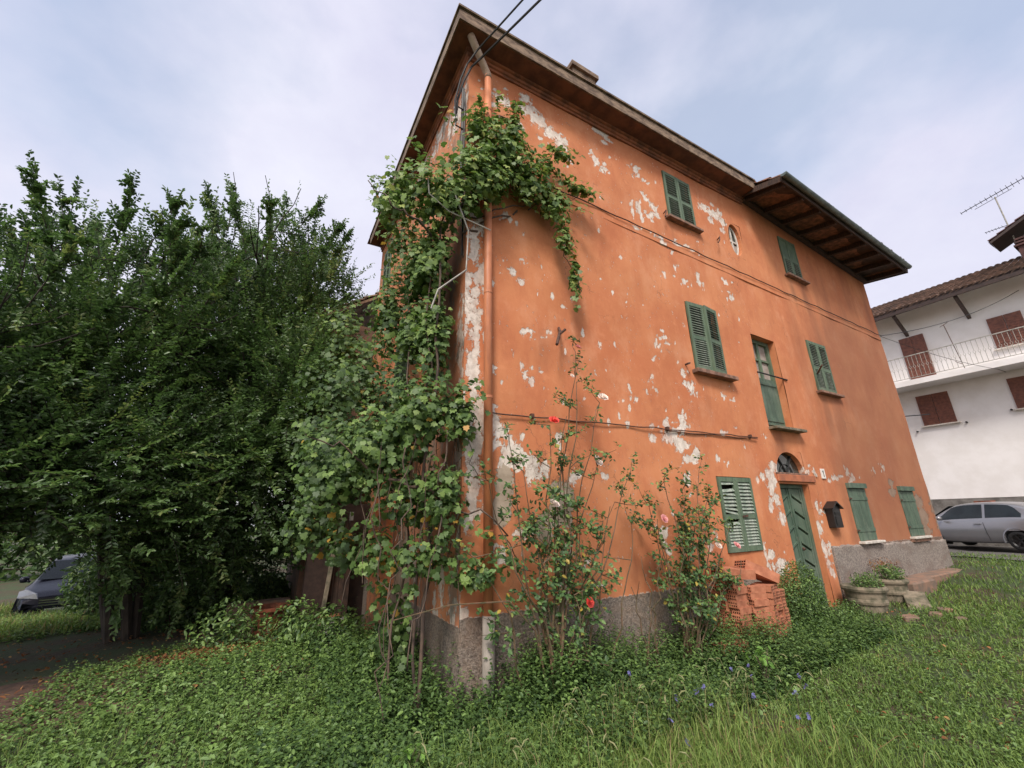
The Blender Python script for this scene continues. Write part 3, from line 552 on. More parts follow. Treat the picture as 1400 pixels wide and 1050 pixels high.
# ------------------------------------------------------------------ shutters and windows
def slat_mesh(w_, h_=.050, t_=.011, tilt=42):
    m = Matrix.Rotation(R(-tilt), 4, 'X'); mb = MB(); mb.box(-w_/2, w_/2, -t_/2, t_/2, -h_/2, h_/2, m)
    me = bpy.data.meshes.new('slat'); me.from_pydata(mb.v, [], mb.f); me.materials.append(M['slat']); me.update(); return me
def backing(x0, x1, z0, z1, mat='glass', y=.22):
    mb = MB(); mb.add([(x0, y, z0), (x1, y, z0), (x1, y, z1), (x0, y, z1)], [(0, 1, 2, 3)]); return mb.build('window_pane', M[mat], H)
def louvre_leaf(x0, x1, z0, z1, rails, ns, y=-.03, mat='green', missing=(), odd={}, open_ang=0, tilt=46, solid_top=False, hinge='l'):
    """one louvred shutter leaf: frame mesh + slats as its children. rails: heights (0..1) of the middle rails; ns: slats per panel"""
    w_ = x1-x0; h_ = z1-z0; st = .055; mb = MB(); d = .034
    hx = 0 if hinge == 'l' else w_
    mb.box(0-hx, st-hx, 0, d, 0, h_); mb.box(w_-st-hx, w_-hx, 0, d, 0, h_)
    cuts = [.0]+list(rails)+[1.0]; edges = [(0, .075)]+[(r*h_-.035, r*h_+.035) for r in rails]+[(h_-.07, h_)]
    for a, b in edges: mb.box(st-hx, w_-st-hx, .002, d-.002, a, b)
    if solid_top: mb.box(st-hx, w_-st-hx, .008, d-.008, edges[1][1], edges[-1][0])
    o = mb.build('shutter', M[mat], H); o.location = (x0+hx, y, z0); o.rotation_euler = (0, 0, open_ang)
    sm = slat_mesh(w_-2*st+.01, tilt=tilt); idx = 0
    for p in range(len(edges)-1):
        if solid_top and p == len(edges)-2: continue
        a, b = edges[p][1], edges[p+1][0]; n = ns
        for i in range(n):
            z = a+(b-a)*(i+.5)/n; idx += 1
            if idx in missing: continue
            s_ = place('slat', sm, o, loc=(w_/2-hx, d/2, z)); s_.rotation_euler = (random.uniform(-.05, .05), odd.get(idx, random.uniform(-.006, .006)), 0)
    return o
def shut(k, rails, ns, split=.5, **kw):
    x0, x1, z0, z1 = OPEN[k]; xm = x0+(x1-x0)*split
    backing(x0, x1, z0, z1, 'dark', .10)
    a = louvre_leaf(x0+.012, xm-.004, z0+.012, z1-.01, rails, ns, hinge='l', **{**kw, **kw.get('L_', {})} if False else kw)
    b = louvre_leaf(xm+.004, x1-.012, z0+.012, z1-.01, rails, ns, hinge='r', **kw); return a, b
def sill(x0, x1, z, mat='sill', h=.055, d=.11, parent=None):
    mb = MB(); mb.box(x0, x1, -d, .03, z-h, z); return mb.build('sill', M[mat], parent or H, bevel=.006)
shut('w_top', (.47,), 8, y=-.035, tilt=52); sill(4.05, 5.04, 5.37)
a, b = shut('w_mid', (.47,), 12, y=-.035); a.rotation_euler.z = R(-3); b.rotation_euler.z = R(7); sill(4.13, 5.22, 2.31, h=.07, d=.13)
shut('w_mid2', (.45,), 13, y=-.03); sill(8.24, 9.24, 2.49)
shut('w_top2', (.45,), 7, y=-.03, solid_top=True, tilt=52); sill(8.10, 9.04, 5.34)
x0, x1, z0, z1 = OPEN['w_low']; backing(x0, x1, z0, z1, 'dark', .10); xm = (x0+x1)/2
louvre_leaf(x0+.01, xm-.003, z0+.01, z1-.01, (.46,), 9, y=-.03, hinge='l', missing=(9, 17), odd={16: -.07, 10: .16, 11: .10, 15: .04, 18: -.03}, tilt=34)
louvre_leaf(xm+.003, x1-.01, z0+.01, z1-.01, (.46,), 9, y=-.03, hinge='r', tilt=34, odd={8: .04})
mb = MB(); mb.bar((xm+.02, -.045, -.05), (xm+.15, -.045, -.04), .012, .03); mb.build('latch', M['rust'], H)
def frame(name, x0, x1, z0, z1, t_, y0, y1, mat, parent):
    mb = MB(); mb.box(x0, x0+t_, y0, y1, z0, z1); mb.box(x1-t_, x1, y0, y1, z0, z1); mb.box(x0+t_, x1-t_, y0+.001, y1-.001, z0, z0+t_); mb.box(x0+t_, x1-t_, y0+.001, y1-.001, z1-t_, z1)
    return mb.build(name, M[mat], parent)
# french window with half shutter, bar and slab
x0, x1, z0, z1 = OPEN['balc']; fd = frame('window', x0, x1, z0, z1, .075, .13, .20, 'green', H)
mb = MB(); mb.add([(x0+.07, .185, z0), (x1-.07, .185, z0), (x1-.07, .185, z1), (x0+.07, .185, z1)], [(0, 1, 2, 3)]); mb.build('curtain', M['curtain'], fd)
mb = MB(); mb.box(x0+.075, x1-.075, .15, .18, z0+1.42, z0+1.46); mb.box(x0+.42, x0+.48, .14, .178, z0+.075, z1-.075); mb.build('glazing_bar', M['green'], fd)
for i in range(6):
    xa = x0+.085+i*.114; mb = MB(); mb.box(xa, xa+.108, .105, .128, z0+.08, z0+1.02); mb.build('board', M['green2'], fd)
mb = MB(); mb.box(x0+.08, x1-.08, .09, .104, z0+.15, z0+.22); mb.box(x0+.08, x1-.08, .09, .104, z0+.88, z0+.95); mb.build('batten', M['green2'], fd)
mb = MB(); mb.tube([(x0-.02, -.02, z0+1.06), (x1+.12, -.03, z0+1.04)], .014, 6); mb.tube([(x0-.02, -.02, z0+1.06), (x0-.02, .02, z0+1.06)], .014, 6); mb.tube([(x1+.12, -.03, z0+1.04), (x1+.12, .02, z0+1.04)], .014, 6); mb.build('guard_bar', M['iron'], H)
sill(x0-.02, x1+.16, z0-.002, 'conc', .05, .16)
# oval window
x0, x1, z0, z1 = OPEN['oval']; mb = MB(); mb.add([(x0, .10, z0), (x1, .10, z0), (x1, .10, z1), (x0, .10, z1)], [(0, 1, 2, 3)]); ov = mb.build('window_pane', M['glass'], H)
mb = MB(); mb.box(x0, x1, .07, .095, (z0+z1)/2-.02, (z0+z1)/2+.02); mb.box((x0+x1)/2-.018, (x0+x1)/2+.018, .068, .093, z0, z1); mb.tube([((x0+x1)/2+.19*math.cos(a), .08, (z0+z1)/2+.375*math.sin(a)) for a in np.linspace(0, 2*math.pi, 25)], .022, 6)
mb.build('glazing_bar', M['white_sill'], ov)
mb = MB(); mb.box(x0+.06, x1-.06, .096, .099, z0+.10, z0+.38); mb.build('pane', M['curtain'], ov)
# fanlight, lintel, door
M['lintel'] = simple('lintel_render', (.44, .15, .07), (.30, .11, .06), 6, .9, .4)
x0, x1, z0, z1 = OPEN['arch']; mb = MB(); mb.add([(x0, .09, z0-.02), (x1, .09, z0-.02), (x1, .09, z1), (x0, .09, z1)], [(0, 1, 2, 3)]); fa = mb.build('fanlight', M['glass'], H)
mb = MB(); cx_ = (x0+x1)/2
for a in (60, 120): mb.bar((cx_, .078, z0), (cx_+.5*math.cos(R(a)), .078, z0+.42*math.sin(R(a))), .025, .025)
mb.tube([(cx_+.2*math.cos(a), .078, z0+.17*math.sin(a)) for a in np.linspace(0, math.pi, 9)], .010, 5); mb.build('glazing_bar', M['iron'], fa)
mb = MB(); mb.box(6.0, 7.25, -.04, .10, .525, .65); mb.build('lintel', M['lintel'], H, bevel=.008)
mb = MB(); mb.box(6.0, 7.05, -.03, .24, .655, .682); mb.build('fanlight_sill', M['sill'], H)
mb = MB(); mb.box(6.05, 7.0, .155, .20, -1.66, .49); mb.box(6.05, 6.12, .10, .15, -1.66, .49); mb.box(6.93, 7.0, .10, .15, -1.66, .49); mb.box(6.12, 6.93, .101, .149, .42, .49)
dr = mb.build('door', M['green_door'], H)
for s_, (a, b) in enumerate(((6.125, 6.50), (6.53, 6.925))):        # chevron boards of the two leaves
    mb = MB(); mb.box(a, a+.05, .115, .153, -1.64, .41); mb.box(b-.05, b, .115, .153, -1.64, .41); mb.build('door_leaf', M['green_door'], dr)
    for i in range(7):
        zc = .22-.27*i; sg = 1 if s_ == 0 else -1; mb = MB(); a_, b_ = a+.055, b-.055; dz = .13*sg
        p = [(a_, zc-dz/2), (b_, zc+dz/2), (b_, zc+dz/2+.245), (a_, zc-dz/2+.245)]
        p = [(x, max(-1.63, min(.405, z))) for x, z in p]
        if p[3][1]-p[0][1] < .02: continue
        mb.prism(p, 1, .125, .154); mb.build('panel', M['green_door'], dr, bevel=0)
        mb = MB(); mb.prism([(a_, p[0][1]+.006), (b_, p[1][1]+.006), (b_, p[1][1]+.036), (a_, p[0][1]+.036)], 1, .104, .1245); mb.build('moulding', M['green_door'], dr)
mb = MB(); mb.box(6.495, 6.535, .098, .15, -1.64, .41); mb.build('moulding', M['green_door'], dr)
mb = MB(); mb.lathe([(0, .0), (.028, .0), (.03, .02), (.015, .03), (.012, .05)], 10); o = mb.build('handle', M['rust'], dr); o.location = (6.56, .10, -.62); o.rotation_euler = (R(90), 0, 0)
# board shutters on the right
for k, tilt in (('g2', 0), ('g3', 0)):
    x0, x1, z0, z1 = OPEN[k]; backing(x0, x1, z0, z1, 'dark', .1)
    mb = MB(); mb.box(x0, x1, -.07, .0, z1-.10, z1-.0); hd = mb.build('shutter_head', M['green2'], H)
    mb = MB(); mb.box(x0+.01, x1-.01, .0, .012, z0, z1-.11); sh = mb.build('shutter', M['green2'], H)
    nb = 6; wb = (x1-x0-.02)/nb
    for i in range(nb):
        mb = MB(); mb.box(x0+.012+i*wb, x0+.006+(i+1)*wb, -.02-.004*random.random(), -.001, z0-.01*random.random(), z1-.11); mb.build('board', M['green2'], sh)
    mb = MB()
    for zz in (z0+.16, z1-.34): mb.box(x0+.02, x1-.02, -.033, -.0245, zz, zz+.07)
    mb.build('batten', M['green2'], sh)
    for zz in (z0+.18, z1-.32):
        mb = MB(); mb.box(x0-.05, x0+.06, -.038, -.034, zz, zz+.025); mb.build('hinge', M['rust'], sh)
    sill(x0-.06, x1+.06, z0-.012, 'white_sill', .045, .12)
mb = MB(); mb.box(10.84, 11.76, -.08, 0, -.68, -.615); mb.build('sill', M['sill'], H)
# left wall shutters (partly behind the vine)
for (a0, a1, b0, b1) in ((2.35, 3.1, 2.1, 3.45), (4.3, 4.9, 5.2, 6.2)):
    mb = MB(); mb.add([(.1, a0, b0), (.1, a1, b0), (.1, a1, b1), (.1, a0, b1)], [(0, 1, 2, 3)]); mb.build('window_pane', M['dark'], H)
    mb = MB()
    for yy in (a0, (a0+a1)/2-.03, (a0+a1)/2+.03, a1): mb.box(-.035, .0, yy-.028, yy+.028, b0, b1)
    for zz in (b0+.04, (b0+b1)/2, b1-.04): mb.box(-.033, -.002, a0, a1, zz-.035, zz+.035)
    sh = mb.build('shutter', M['green'], H)
    m = bpy.data.meshes.new('slat'); q = MB(); q.box(-.02, .02, -(a1-a0)/2, (a1-a0)/2, -.004, .004, Matrix.Rotation(R(35), 4, 'Y')); m.from_pydata(q.v, [], q.f); m.materials.append(M['slat']); m.update()
    for i in range(int((b1-b0)/.055)): place('slat', m, sh, loc=(-.017, (a0+a1)/2, b0+.03+i*.055))
# house number plate: a "1" on white
mb = MB(); mb.box(7.56, 7.70, -.028, -.004, .61, .80); hn = mb.build('number_plate', M['ceramic'], H, bevel=.004)
mb = MB(); mb.box(7.622, 7.640, -.031, -.029, .645, .765); mb.bar((7.600, -.030, .735), (7.628, -.030, .762), .016, .002, (0, -1, 0)); mb.build('digit', M['iron'], hn)
mb = MB()
for x in (7.28, 7.34): mb.box(x, x+.028, -.03, .0, .70-(x-7.28), .76-(x-7.28))
mb.build('bell_plate', M['white_sill'], H)
# mailbox
mbx = empty('mailbox', (7.55, 0, -.29), 'black metal letterbox with a peaked roof on the wall right of the door', 'mailbox')
mb = MB(); mb.box(-.14, .14, -.13, .0, 0, .34); mb.build('box', M['black'], mbx, bevel=.006)
mb = MB(); mb.prism([(-.20, .33), (.0, .45), (.20, .33), (.20, .35), (.0, .475), (-.20, .35)], 1, -.17, .0); mb.prism([(-.19, .34), (.19, .34), (0, .44)], 1, -.12, -.10); mb.build('roof', M['black'], mbx)
mb = MB(); mb.box(-.10, .10, -.142, -.132, .235, .275); mb.build('slot_flap', M['iron'], mbx)
mb = MB(); mb.box(-.10, .10, -.140, -.132, .04, .20); mb.build('door', M['black'], mbx, bevel=.002)
# ironwork on the wall
def iron(name, pts, r, label, cat, mat='rust', extra=None):
    mb = MB(); mb.tube(pts, r, 6)
    if extra: 
        for e_ in extra: mb.tube(e_, r*.9, 6)
    return tag(mb.build(name, M[mat]), label, cat)
iron('wall_hook', [(1.40, .0, 2.47), (1.33, -.12, 2.36), (1.16, -.26, 2.08)], .02, 'heavy rusty iron bar sticking out of the left part of the front wall', 'hook', extra=[[(1.30, -.16, 2.30), (1.36, -.2, 2.36)]])
iron('shutter_hook', [(4.02, .0, 5.42), (3.98, -.1, 5.41), (3.93, -.12, 5.30), (3.90, -.12, 5.22)], .012, 'small rusty hook left of the topmost louvred window', 'hook')
iron('shutter_hook', [(5.62, .0, 5.40), (5.56, -.1, 5.39), (5.50, -.12, 5.28), (5.44, -.12, 5.20)], .012, 'small rusty hook between the top louvred window and the oval window', 'hook')
iron('shutter_hook', [(3.98, .0, 2.37), (3.98, -.09, 2.37), (3.88, -.12, 2.33)], .016, 'small rusty hook at the sill of the middle louvred window', 'hook')
iron('flag_pole', [(8.42, -.03, 2.90), (7.75, -.42, 2.86)], .017, 'rusty iron rod poking out from the right middle-floor shutter', 'rod')
iron('wall_bracket', [(12.72, -.0, 2.38), (13.3, -.35, 2.42)], .014, 'thin iron rod at the far right corner of the orange house', 'rod', 'iron')
iron('iron_pipe', [(.0, 4.5, 1.75), (-1.2, 3.25, 1.45)], .032, 'rusty yellow-brown pipe jutting from the overgrown left wall', 'pipe')

# drainpipe at the corner
dp = empty('drainpipe', (.27, -.09, -1.75), 'orange drainpipe running down the corner of the orange house', 'drainpipe')
mb = MB(); mb.tube([(0, 0, .82), (0, 0, 8.15)], .052, 14); mb.build('pipe', M['pipe'], dp, smooth=True)
mb = MB(); mb.tube([(-.36, -.16, 8.50), (-.33, -.15, 8.45), (-.06, -.02, 8.2), (0, 0, 8.13), (0, 0, 8.05)], .055, 14); mb.build('elbow', M['pipe_pale'], dp, smooth=True)
mb = MB(); mb.tube([(0, -.005, -.1), (0, -.005, .84)], .062, 14); mb.build('shoe_pipe', M['pipe_grey'], dp, smooth=True)
for zz in (1.6, 3.05, 4.4, 5.9, 7.4):
    mb = MB(); mb.tube([(0, 0, zz), (0, 0, zz+.03)], .057, 14); mb.box(-.012, .012, .03, .10, zz, zz+.03); mb.build('bracket', M['pipe'], dp)
# overhead cables to the house corner
oc = empty('insulator_bracket', (-.02, .1, 5.7), 'small iron bracket with two insulators at the top left corner of the orange house', 'bracket')
mb = MB(); mb.tube([(.02, .0, .0), (-.12, .0, .02), (-.13, .0, -.35), (.02, 0, -.37)], .012, 6); mb.build('frame', M['iron'], oc)
for zz in (-.05, -.25): mb = MB(); mb.lathe([(0, 0), (.03, .0), (.035, .03), (.02, .05), (.03, .08), (0, .09)], 10, (-.13, 0, zz)); mb.build('insulator', M['ceramic'], oc)
def catenary(a, b, sag, n=24):
    a = Vector(a); b = Vector(b); return [a.lerp(b, i/(n-1))+Vector((0, 0, -4*sag*(i/(n-1))*(1-i/(n-1)))) for i in range(n)]
mb = MB(); mb.tube([(-.15, .1, 5.5), (-.16, .02, 5.75), (-.12, -.10, 6.0), (-.05, -.2, 6.2)]+[tuple(p) for p in catenary((.05, -.32, 6.30), (2.6, -5.6, 6.9+.9), .03)], .017, 6)
tag(mb.build('power_cable', M['cable']), 'lower of the two thick black cables running from the house corner overhead', 'cable')
mb = MB(); mb.tube([(-.15, .1, 5.4), (-.2, .02, 5.7), (-.17, -.10, 6.0), (-.12, -.2, 6.2)]+[tuple(p) for p in catenary((-.03, -.34, 6.36), (2.2, -5.6, 7.0+.9), .03)], .014, 6)
tag(mb.build('power_cable', M['cable']), 'upper thinner black cable running overhead beside the thick one', 'cable')
mb = MB(); mb.tube([(-.04, .12, 6.15), (-.04, .12, 4.2)], .022, 6); mb.tube([(-.04, .05, 6.0), (-.03, .05, 3.2)], .012, 5)
tag(mb.build('wall_cable', M['cable']), 'black cable running down the left wall by the corner', 'cable')
# ------------------------------------------------------------------ white house across the street
WH = empty('white_house', (20, 0, -1.2), 'white rendered house with brown shutters and a long balcony across the street', 'house')
def W(mb, name, mat, parent=None, **k):
    mb.v = [(x-20, y, z+1.2) for x, y, z in mb.v]; return mb.build(name, mat, parent or WH, **k)
wy0, wy1 = -16, 7.5
mb = MB(); mb.box(20, 27, wy0, wy1, .36, 7.85); mb.add([(20, wy1, 7.85), (27, wy1, 7.85), (23.5, wy1, 9.2)], [(0, 1, 2)]); W(mb, 'wall', M['white_wall'])
mb = MB(); mb.box(19.94, 27.03, wy0, wy1+.03, -2, .35); W(mb, 'plinth', M['plinth_grey'])
mb = MB(); mb.add([(19.0, wy0, 7.48), (19.0, wy1+.6, 7.48), (23.5, wy1+.6, 9.55), (23.5, wy0, 9.55), (28, wy1+.6, 7.48), (28, wy0, 7.48)], [(0, 1, 2, 3), (3, 2, 4, 5)]); W(mb, 'roof', M['tile_far'])
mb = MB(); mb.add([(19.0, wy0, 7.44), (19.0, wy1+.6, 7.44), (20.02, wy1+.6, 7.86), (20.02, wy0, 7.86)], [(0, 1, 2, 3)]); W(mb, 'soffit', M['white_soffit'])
mb = MB(); mb.box(18.93, 19.0, wy0, wy1+.6, 7.38, 7.52); W(mb, 'gutter', M['brown_dark'])
for q_ in [1]:
    t_o = tiles('roof_tiles', (18.9, -8, 7.55), (0, 1, 0), (4.5, 0, 2.07), 80, 15, M['tile_far'], None, pitch=.2)
    me = t_o.data; me.transform(Matrix.Translation((-20, 0, 1.2))); t_o.parent = WH
for y in (1.25, -.55, -2.4, -4.3): mb = MB(); mb.bar((20.02, y, 6.75), (19.15, y, 7.42), .10, .12); W(mb, 'strut', M['brown_dark'])
mb = MB(); mb.box(18.98, 20, -10, 5, 4.52, 4.72); W(mb, 'balcony_slab', M['white_wall'])
rail = MB(); rail.bar((19.04, -10, 5.66), (19.04, 5, 5.66), .03, .03); rail.bar((19.04, -10, 4.80), (19.04, 5, 4.80), .02, .02)
rl = W(rail, 'railing', M["conc_pale"])
bm_ = MB(); bm_.tube([(0, 0, 0), (0, 0, .34), (0, .035, .42), (0, 0, .50), (0, -.035, .42), (0, 0, .34)], .007, 4); bm_.tube([(0, 0, .5), (0, 0, .86)], .007, 4)
me0 = bpy.data.meshes.new('baluster'); me0.from_pydata(bm_.v, [], bm_.f); me0.materials.append(M['conc_pale']); me0.update()
for i in range(58): place('baluster', me0, rl, loc=(-.96, 2.6-.125*i, 6.0))
def wshut(y0, y1, z0, z1, sill_=True, lv=False):
    mb = MB(); ym = (y0+y1)/2; mb.box(19.95, 19.998, y0, ym-.008, z0, z1); mb.box(19.95, 19.998, ym+.008, y1, z0, z1); 
    s_ = W(mb, 'shutter', M['brown'])
    for a_, b_ in ((y0+.05, ym-.05), (ym+.05, y1-.05)):
        n = 11; 
        mb = MB()
        for i in range(n):
            z = z0+.08+(z1-z0-.16)*i/n; mb.box(-.062, -.05, a_, b_, z+1.2, z+1.2+(z1-z0)/n*.55)
        o = mb.build('slat_panel', M['brown'], s_, kind='stuff')
    if sill_: mb = MB(); mb.box(19.88, 20, y0-.08, y1+.08, z0-.05, z0-.005); W(mb, 'sill', M['white_sill'])
wshut(.80, 1.55, 4.76, 6.66, False); wshut(-1.74, -.92, 5.36, 6.5); wshut(.68, 1.60, 3.07, 4.24); wshut(-1.75, -.84, 3.2, 4.26); wshut(-4.8, -3.9, 3.2, 4.3)
for y, z in ((.45, 3.0), (1.85, 2.9), (-.7, 3.2), (-2.0, 3.25)): mb = MB(); mb.tube([(20.0, y, z), (19.9, y, z)], .03, 6); W(mb, 'shutter_catch', M['iron'])
mb = MB(); mb.tube([(19.3, -.12, 4.72), (19.3, .02, 6.55)], .012, 5); mb.tube([(19.3, -.1, 6.6), (19.3, .14, 6.5)], .01, 5); mb.tube([(19.3, -.1, 4.95), (19.3, .06, 5.1)], .01, 5)
tag(mb.build('clothes_pole', M['rust']), 'thin reddish pole with short crossbars standing on the white balcony', 'pole')
mb = MB(); mb.tube([tuple(p) for p in catenary((12.75, -.02, 4.72), (19.95, -1.9, 7.2), .25)], .010, 4); tag(mb.build('power_cable', M['cable']), 'cable from the far corner of the orange house up to the white house eaves', 'cable')
mb = MB(); mb.tube([tuple(p) for p in catenary((12.75, .0, 4.72), (19.0, -.9, 4.45), .12)], .008, 4); mb.tube([(19.0, -.9, 4.45), (19.95, -.9, 4.5)], .012, 4); tag(mb.build('power_cable', M['cable']), 'thin cable sagging from the orange house to a bracket under the white balcony', 'cable')
# chimney with a tiled cap, and the aerial
CH = empty('tiled_chimney', (22, -2.6, 8.7), 'dark chimney with a broad gabled cap of clay tiles on the white house roof', 'chimney')
mb = MB(); mb.box(-.35, .35, -1.3, .48, 0, .72); mb.build('stack', M['tile_purple'], CH)
mb = MB(); 
for k in range(3): mb.box(-.42, .42, -1.36, .56-.04*k, .72+.12*k, .79+.12*k)
mb.build('collar', M['tile_purple'], CH)
mb = MB(); mb.prism([(1.02, 1.12), (1.05, 1.20), (-.6, 2.0), (-2.3, 1.2), (-2.25, 1.12), (-.6, 1.88)], 0, -.6, .6); mb.build('cap', M['brown_dark'], CH)
o = tiles('cap_tiles', (-.62, 1.05, 1.22), (1, 0, 0), (0, -1.65, .8), 6, 6, M['tile_purple'], CH, pitch=.2, course=.3)
AE = empty('tv_aerial', (22, -2.1, 8.8), 'television aerial on a thin mast above the white house roof', 'aerial')
mb = MB(); mb.tube([(0, 0, 0), (0, .02, 3.1)], .022, 6); mb.build('mast', M['conc_pale'], AE)
mb = MB(); mb.tube([(-.1, 1.0, 2.98), (.1, -.95, 3.42)], .016, 5); mb.tube([(-.05, .62, 2.92), (.05, -.45, 3.16)], .010, 5); mb.build('boom', M['iron'], AE)
for i in range(14): f_ = i/13; mb = MB(); p = Vector((-.1+.2*f_, 1.0-1.95*f_, 2.98+.44*f_)); L_ = .09+.16*f_; mb.tube([p+Vector((-L_, 0, .02)), p+Vector((L_, 0, -.02))], .007, 4); mb.build('element', M['iron'], AE)
mb = MB(); mb.tube([(0, .02, 1.75), (0, .62, 1.80)], .012, 5)
for i in range(6): mb.tube([(-.12, .15+.09*i, 1.77), (.12, .15+.09*i, 1.78)], .007, 4)
mb.build('boom', M['iron'], AE)

# ------------------------------------------------------------------ cars
def make_car(name, loc, rz, paint, label, front_detail=False, sc=1.0, roofstrip=False):
    c = empty(name, loc, label, 'car', rz=rz); c.scale = (sc, sc, sc)
    # profile: (x, z_bottom, z_belt, z_roof, half width, roof half width); front at +x
    S = [(-1.97, .42, .66, .66, .66, .60), (-1.93, .33, .80, .88, .76, .66), (-1.80, .27, .93, 1.08, .81, .62), (-1.55, .25, .985, 1.30, .845, .60), (-1.25, .24, .985, 1.42, .86, .60), (-.8, .22, .97, 1.475, .865, .61),
         (-.3, .20, .945, 1.49, .865, .62), (.2, .20, .925, 1.465, .865, .61), (.55, .20, .91, 1.38, .865, .60), (.95, .21, .895, 1.14, .86, .62), (1.25, .22, .875, .93, .85, .66), (1.5, .23, .80, .845, .83, .64), (1.75, .25, .72, .755, .79, .60), (1.92, .28, .60, .64, .72, .56), (1.98, .34, .48, .50, .66, .5)]
    Q = []                                              # refine by linear interpolation
    for a, b in zip(S[:-1], S[1:]):
        for k in range(4): f_ = k/4; Q.append(tuple(p+(q-p)*f_ for p, q in zip(a, b)))
    Q.append(S[-1]); S = Q
    xs = [q[0] for q in S]
    for col in range(1, 6):
        v = np.array([q[col] for q in S])
        for _ in range(3): v[1:-1] = (v[:-2]+2*v[1:-1]+v[2:])/4
        S = [tuple(list(q[:col])+[float(v[i])]+list(q[col+1:])) for i, q in enumerate(S)]
    def sec(q):
        x, zb, zl, zr, w_, wr = q; zs = zl-.10
        return [(x, .0, zb), (x, w_*.88, zb), (x, w_*.97, zb+.08), (x, w_*.985, zb+.22), (x, w_, (zb+zl)/2), (x, w_*.995, zs-.05), (x, w_*.97, zs), (x, w_*.955, zl-.02), (x, w_*.93, zl),
                (x, wr+(w_*.93-wr)*.62, zl+(zr-zl)*.38), (x, wr+(w_*.93-wr)*.22, zl+(zr-zl)*.76), (x, wr+.01, zl+(zr-zl)*.92), (x, wr*.86, zr), (x, wr*.45, zr+.02), (x, 0, zr+.025)]
    for i_, q in enumerate(S): pass
    rows = [sec(q) for q in S]; m = len(rows[0]); mb = MB()
    arch = [(1.27, .33), (-1.22, .33)]
    def inarch(x, z): return any((x-ax)**2+(z-az-.0)**2 < .345**2 for ax, az in arch)
    for sy in (1, -1):
        vs = [(x, y*sy, z) for r_ in rows for x, y, z in r_]; b = len(mb.v); mb.v += vs
        for i in range(len(rows)-1):
            for j in range(m-1):
                cx2 = sum(rows[a][bb][0] for a in (i, i+1) for bb in (j, j+1))/4; cz2 = sum(rows[a][bb][2] for a in (i, i+1) for bb in (j, j+1))/4
                if 1 <= j <= 5 and inarch(cx2, cz2): continue
                mb.f.append((b+i*m+j, b+(i+1)*m+j, b+(i+1)*m+j+1, b+i*m+j+1)); mb.mi.append(0)
        for e_ in (0, len(rows)-1): mb.f.append(tuple(b+e_*m+j for j in range(m))); mb.mi.append(0)
    mb.build('body', M[paint], c, smooth=True)
    for ax, az in arch:
        for sy in (1, -1):
            mb = MB(); n = 20
            ring = [(ax+.35*math.cos(a), az+.35*math.sin(a)) for a in np.linspace(-.25, math.pi+.25, n)]
            vs = [(x, sy*.868, z) for x, z in ring]+[(x, sy*.5, z) for x, z in ring]+[(ax+(x-ax)*1.10, sy*.862, az+(z-az)*1.10) for x, z in ring]
            mb.add(vs, [(i, i+1, n+i+1, n+i) for i in range(n-1)]+[(i, i+1, 2*n+i+1, 2*n+i) for i in range(n-1)]); mb.build('wheel_arch', M['rubber'] if False else M[paint], c)
            mb = MB(); mb.add([(ax-.4, sy*.52, .1), (ax+.4, sy*.52, .1), (ax+.4, sy*.52, .75), (ax-.4, sy*.52, .75)], [(0, 1, 2, 3)]); mb.build('wheel_well', M['dark'], c)
            wh = empty('wheel', (ax, sy*.75, .305)); COL.objects.unlink(wh) if False else None; wh.parent = c
            mb = MB(); mb.lathe([(.20, -.09), (.27, -.10), (.30, -.07), (.305, 0), (.30, .07), (.27, .10), (.20, .09)], 24); mb.v = [(x, z, y) for x, y, z in mb.v]; mb.build('tyre', M['rubber'], wh, smooth=True)
            mb = MB(); mb.lathe([(0, .055), (.05, .06), (.06, .04), (.17, .055), (.20, .085), (.205, .0), (0, 0)], 24); mb.v = [(x, z*sy, y) for x, y, z in mb.v]
            for k in range(5):
                a = 2*math.pi*k/5; mb.bar((.04*math.cos(a), sy*.07, .04*math.sin(a)), (.19*math.cos(a), sy*.085, .19*math.sin(a)), .035, .02, (0, 1, 0))
            mb.build('rim', M['black'], wh)
    # side glass, slightly proud of the body
    def P(x, t_, off=.006):
        i = np.interp(x, xs, range(len(S))); i0 = int(min(len(S)-2, i)); f_ = i-i0; r0, r1 = rows[i0], rows[i0+1]
        def pt(r_): 
            a = (r_[8], r_[9], r_[10], r_[11]); tt = t_*3; k = int(min(2, tt)); g = tt-k; return Vector(a[k]).lerp(Vector(a[k+1]), g)
        p = pt(r0).lerp(pt(r1), f_); return Vector((p.x, p.y+off, p.z+off*.4))
    for sy in (1, -1):
        for nm, xa, xb in (('window', -.42, .86), ('rear_window', -1.42, -.50)):
            mb = MB(); n = 18; vs = []
            for k in range(n+1):
                x = xa+(xb-xa)*k/n; top = .93
                if nm == 'window': top = min(.93, max(.10, (1.16-x)/.72)) if x > .45 else .93
                else: top = .93 if x > -1.1 else max(.18, .93-(-1.1-x)*1.9)
                for t_ in (.07, .07+(top-.07)*.33, .07+(top-.07)*.66, top): p = P(x, t_); vs.append((p.x, p.y*sy, p.z))
            mb.add(vs, [(k*4+j, (k+1)*4+j, (k+1)*4+j+1, k*4+j+1) for k in range(n) for j in range(3)]); mb.build(nm, M['car_glass'], c)
        mb = MB(); mb.lathe([(0, -.08), (.06, -.07), (.09, 0), (.06, .06), (0, .07)], 12, (.74, sy*.98, .99), .9, 1.1); mb.bar((.76, sy*.86, .93), (.76, sy*.93, .96), .06, .05); mb.build('mirror', M[paint], c, smooth=True)
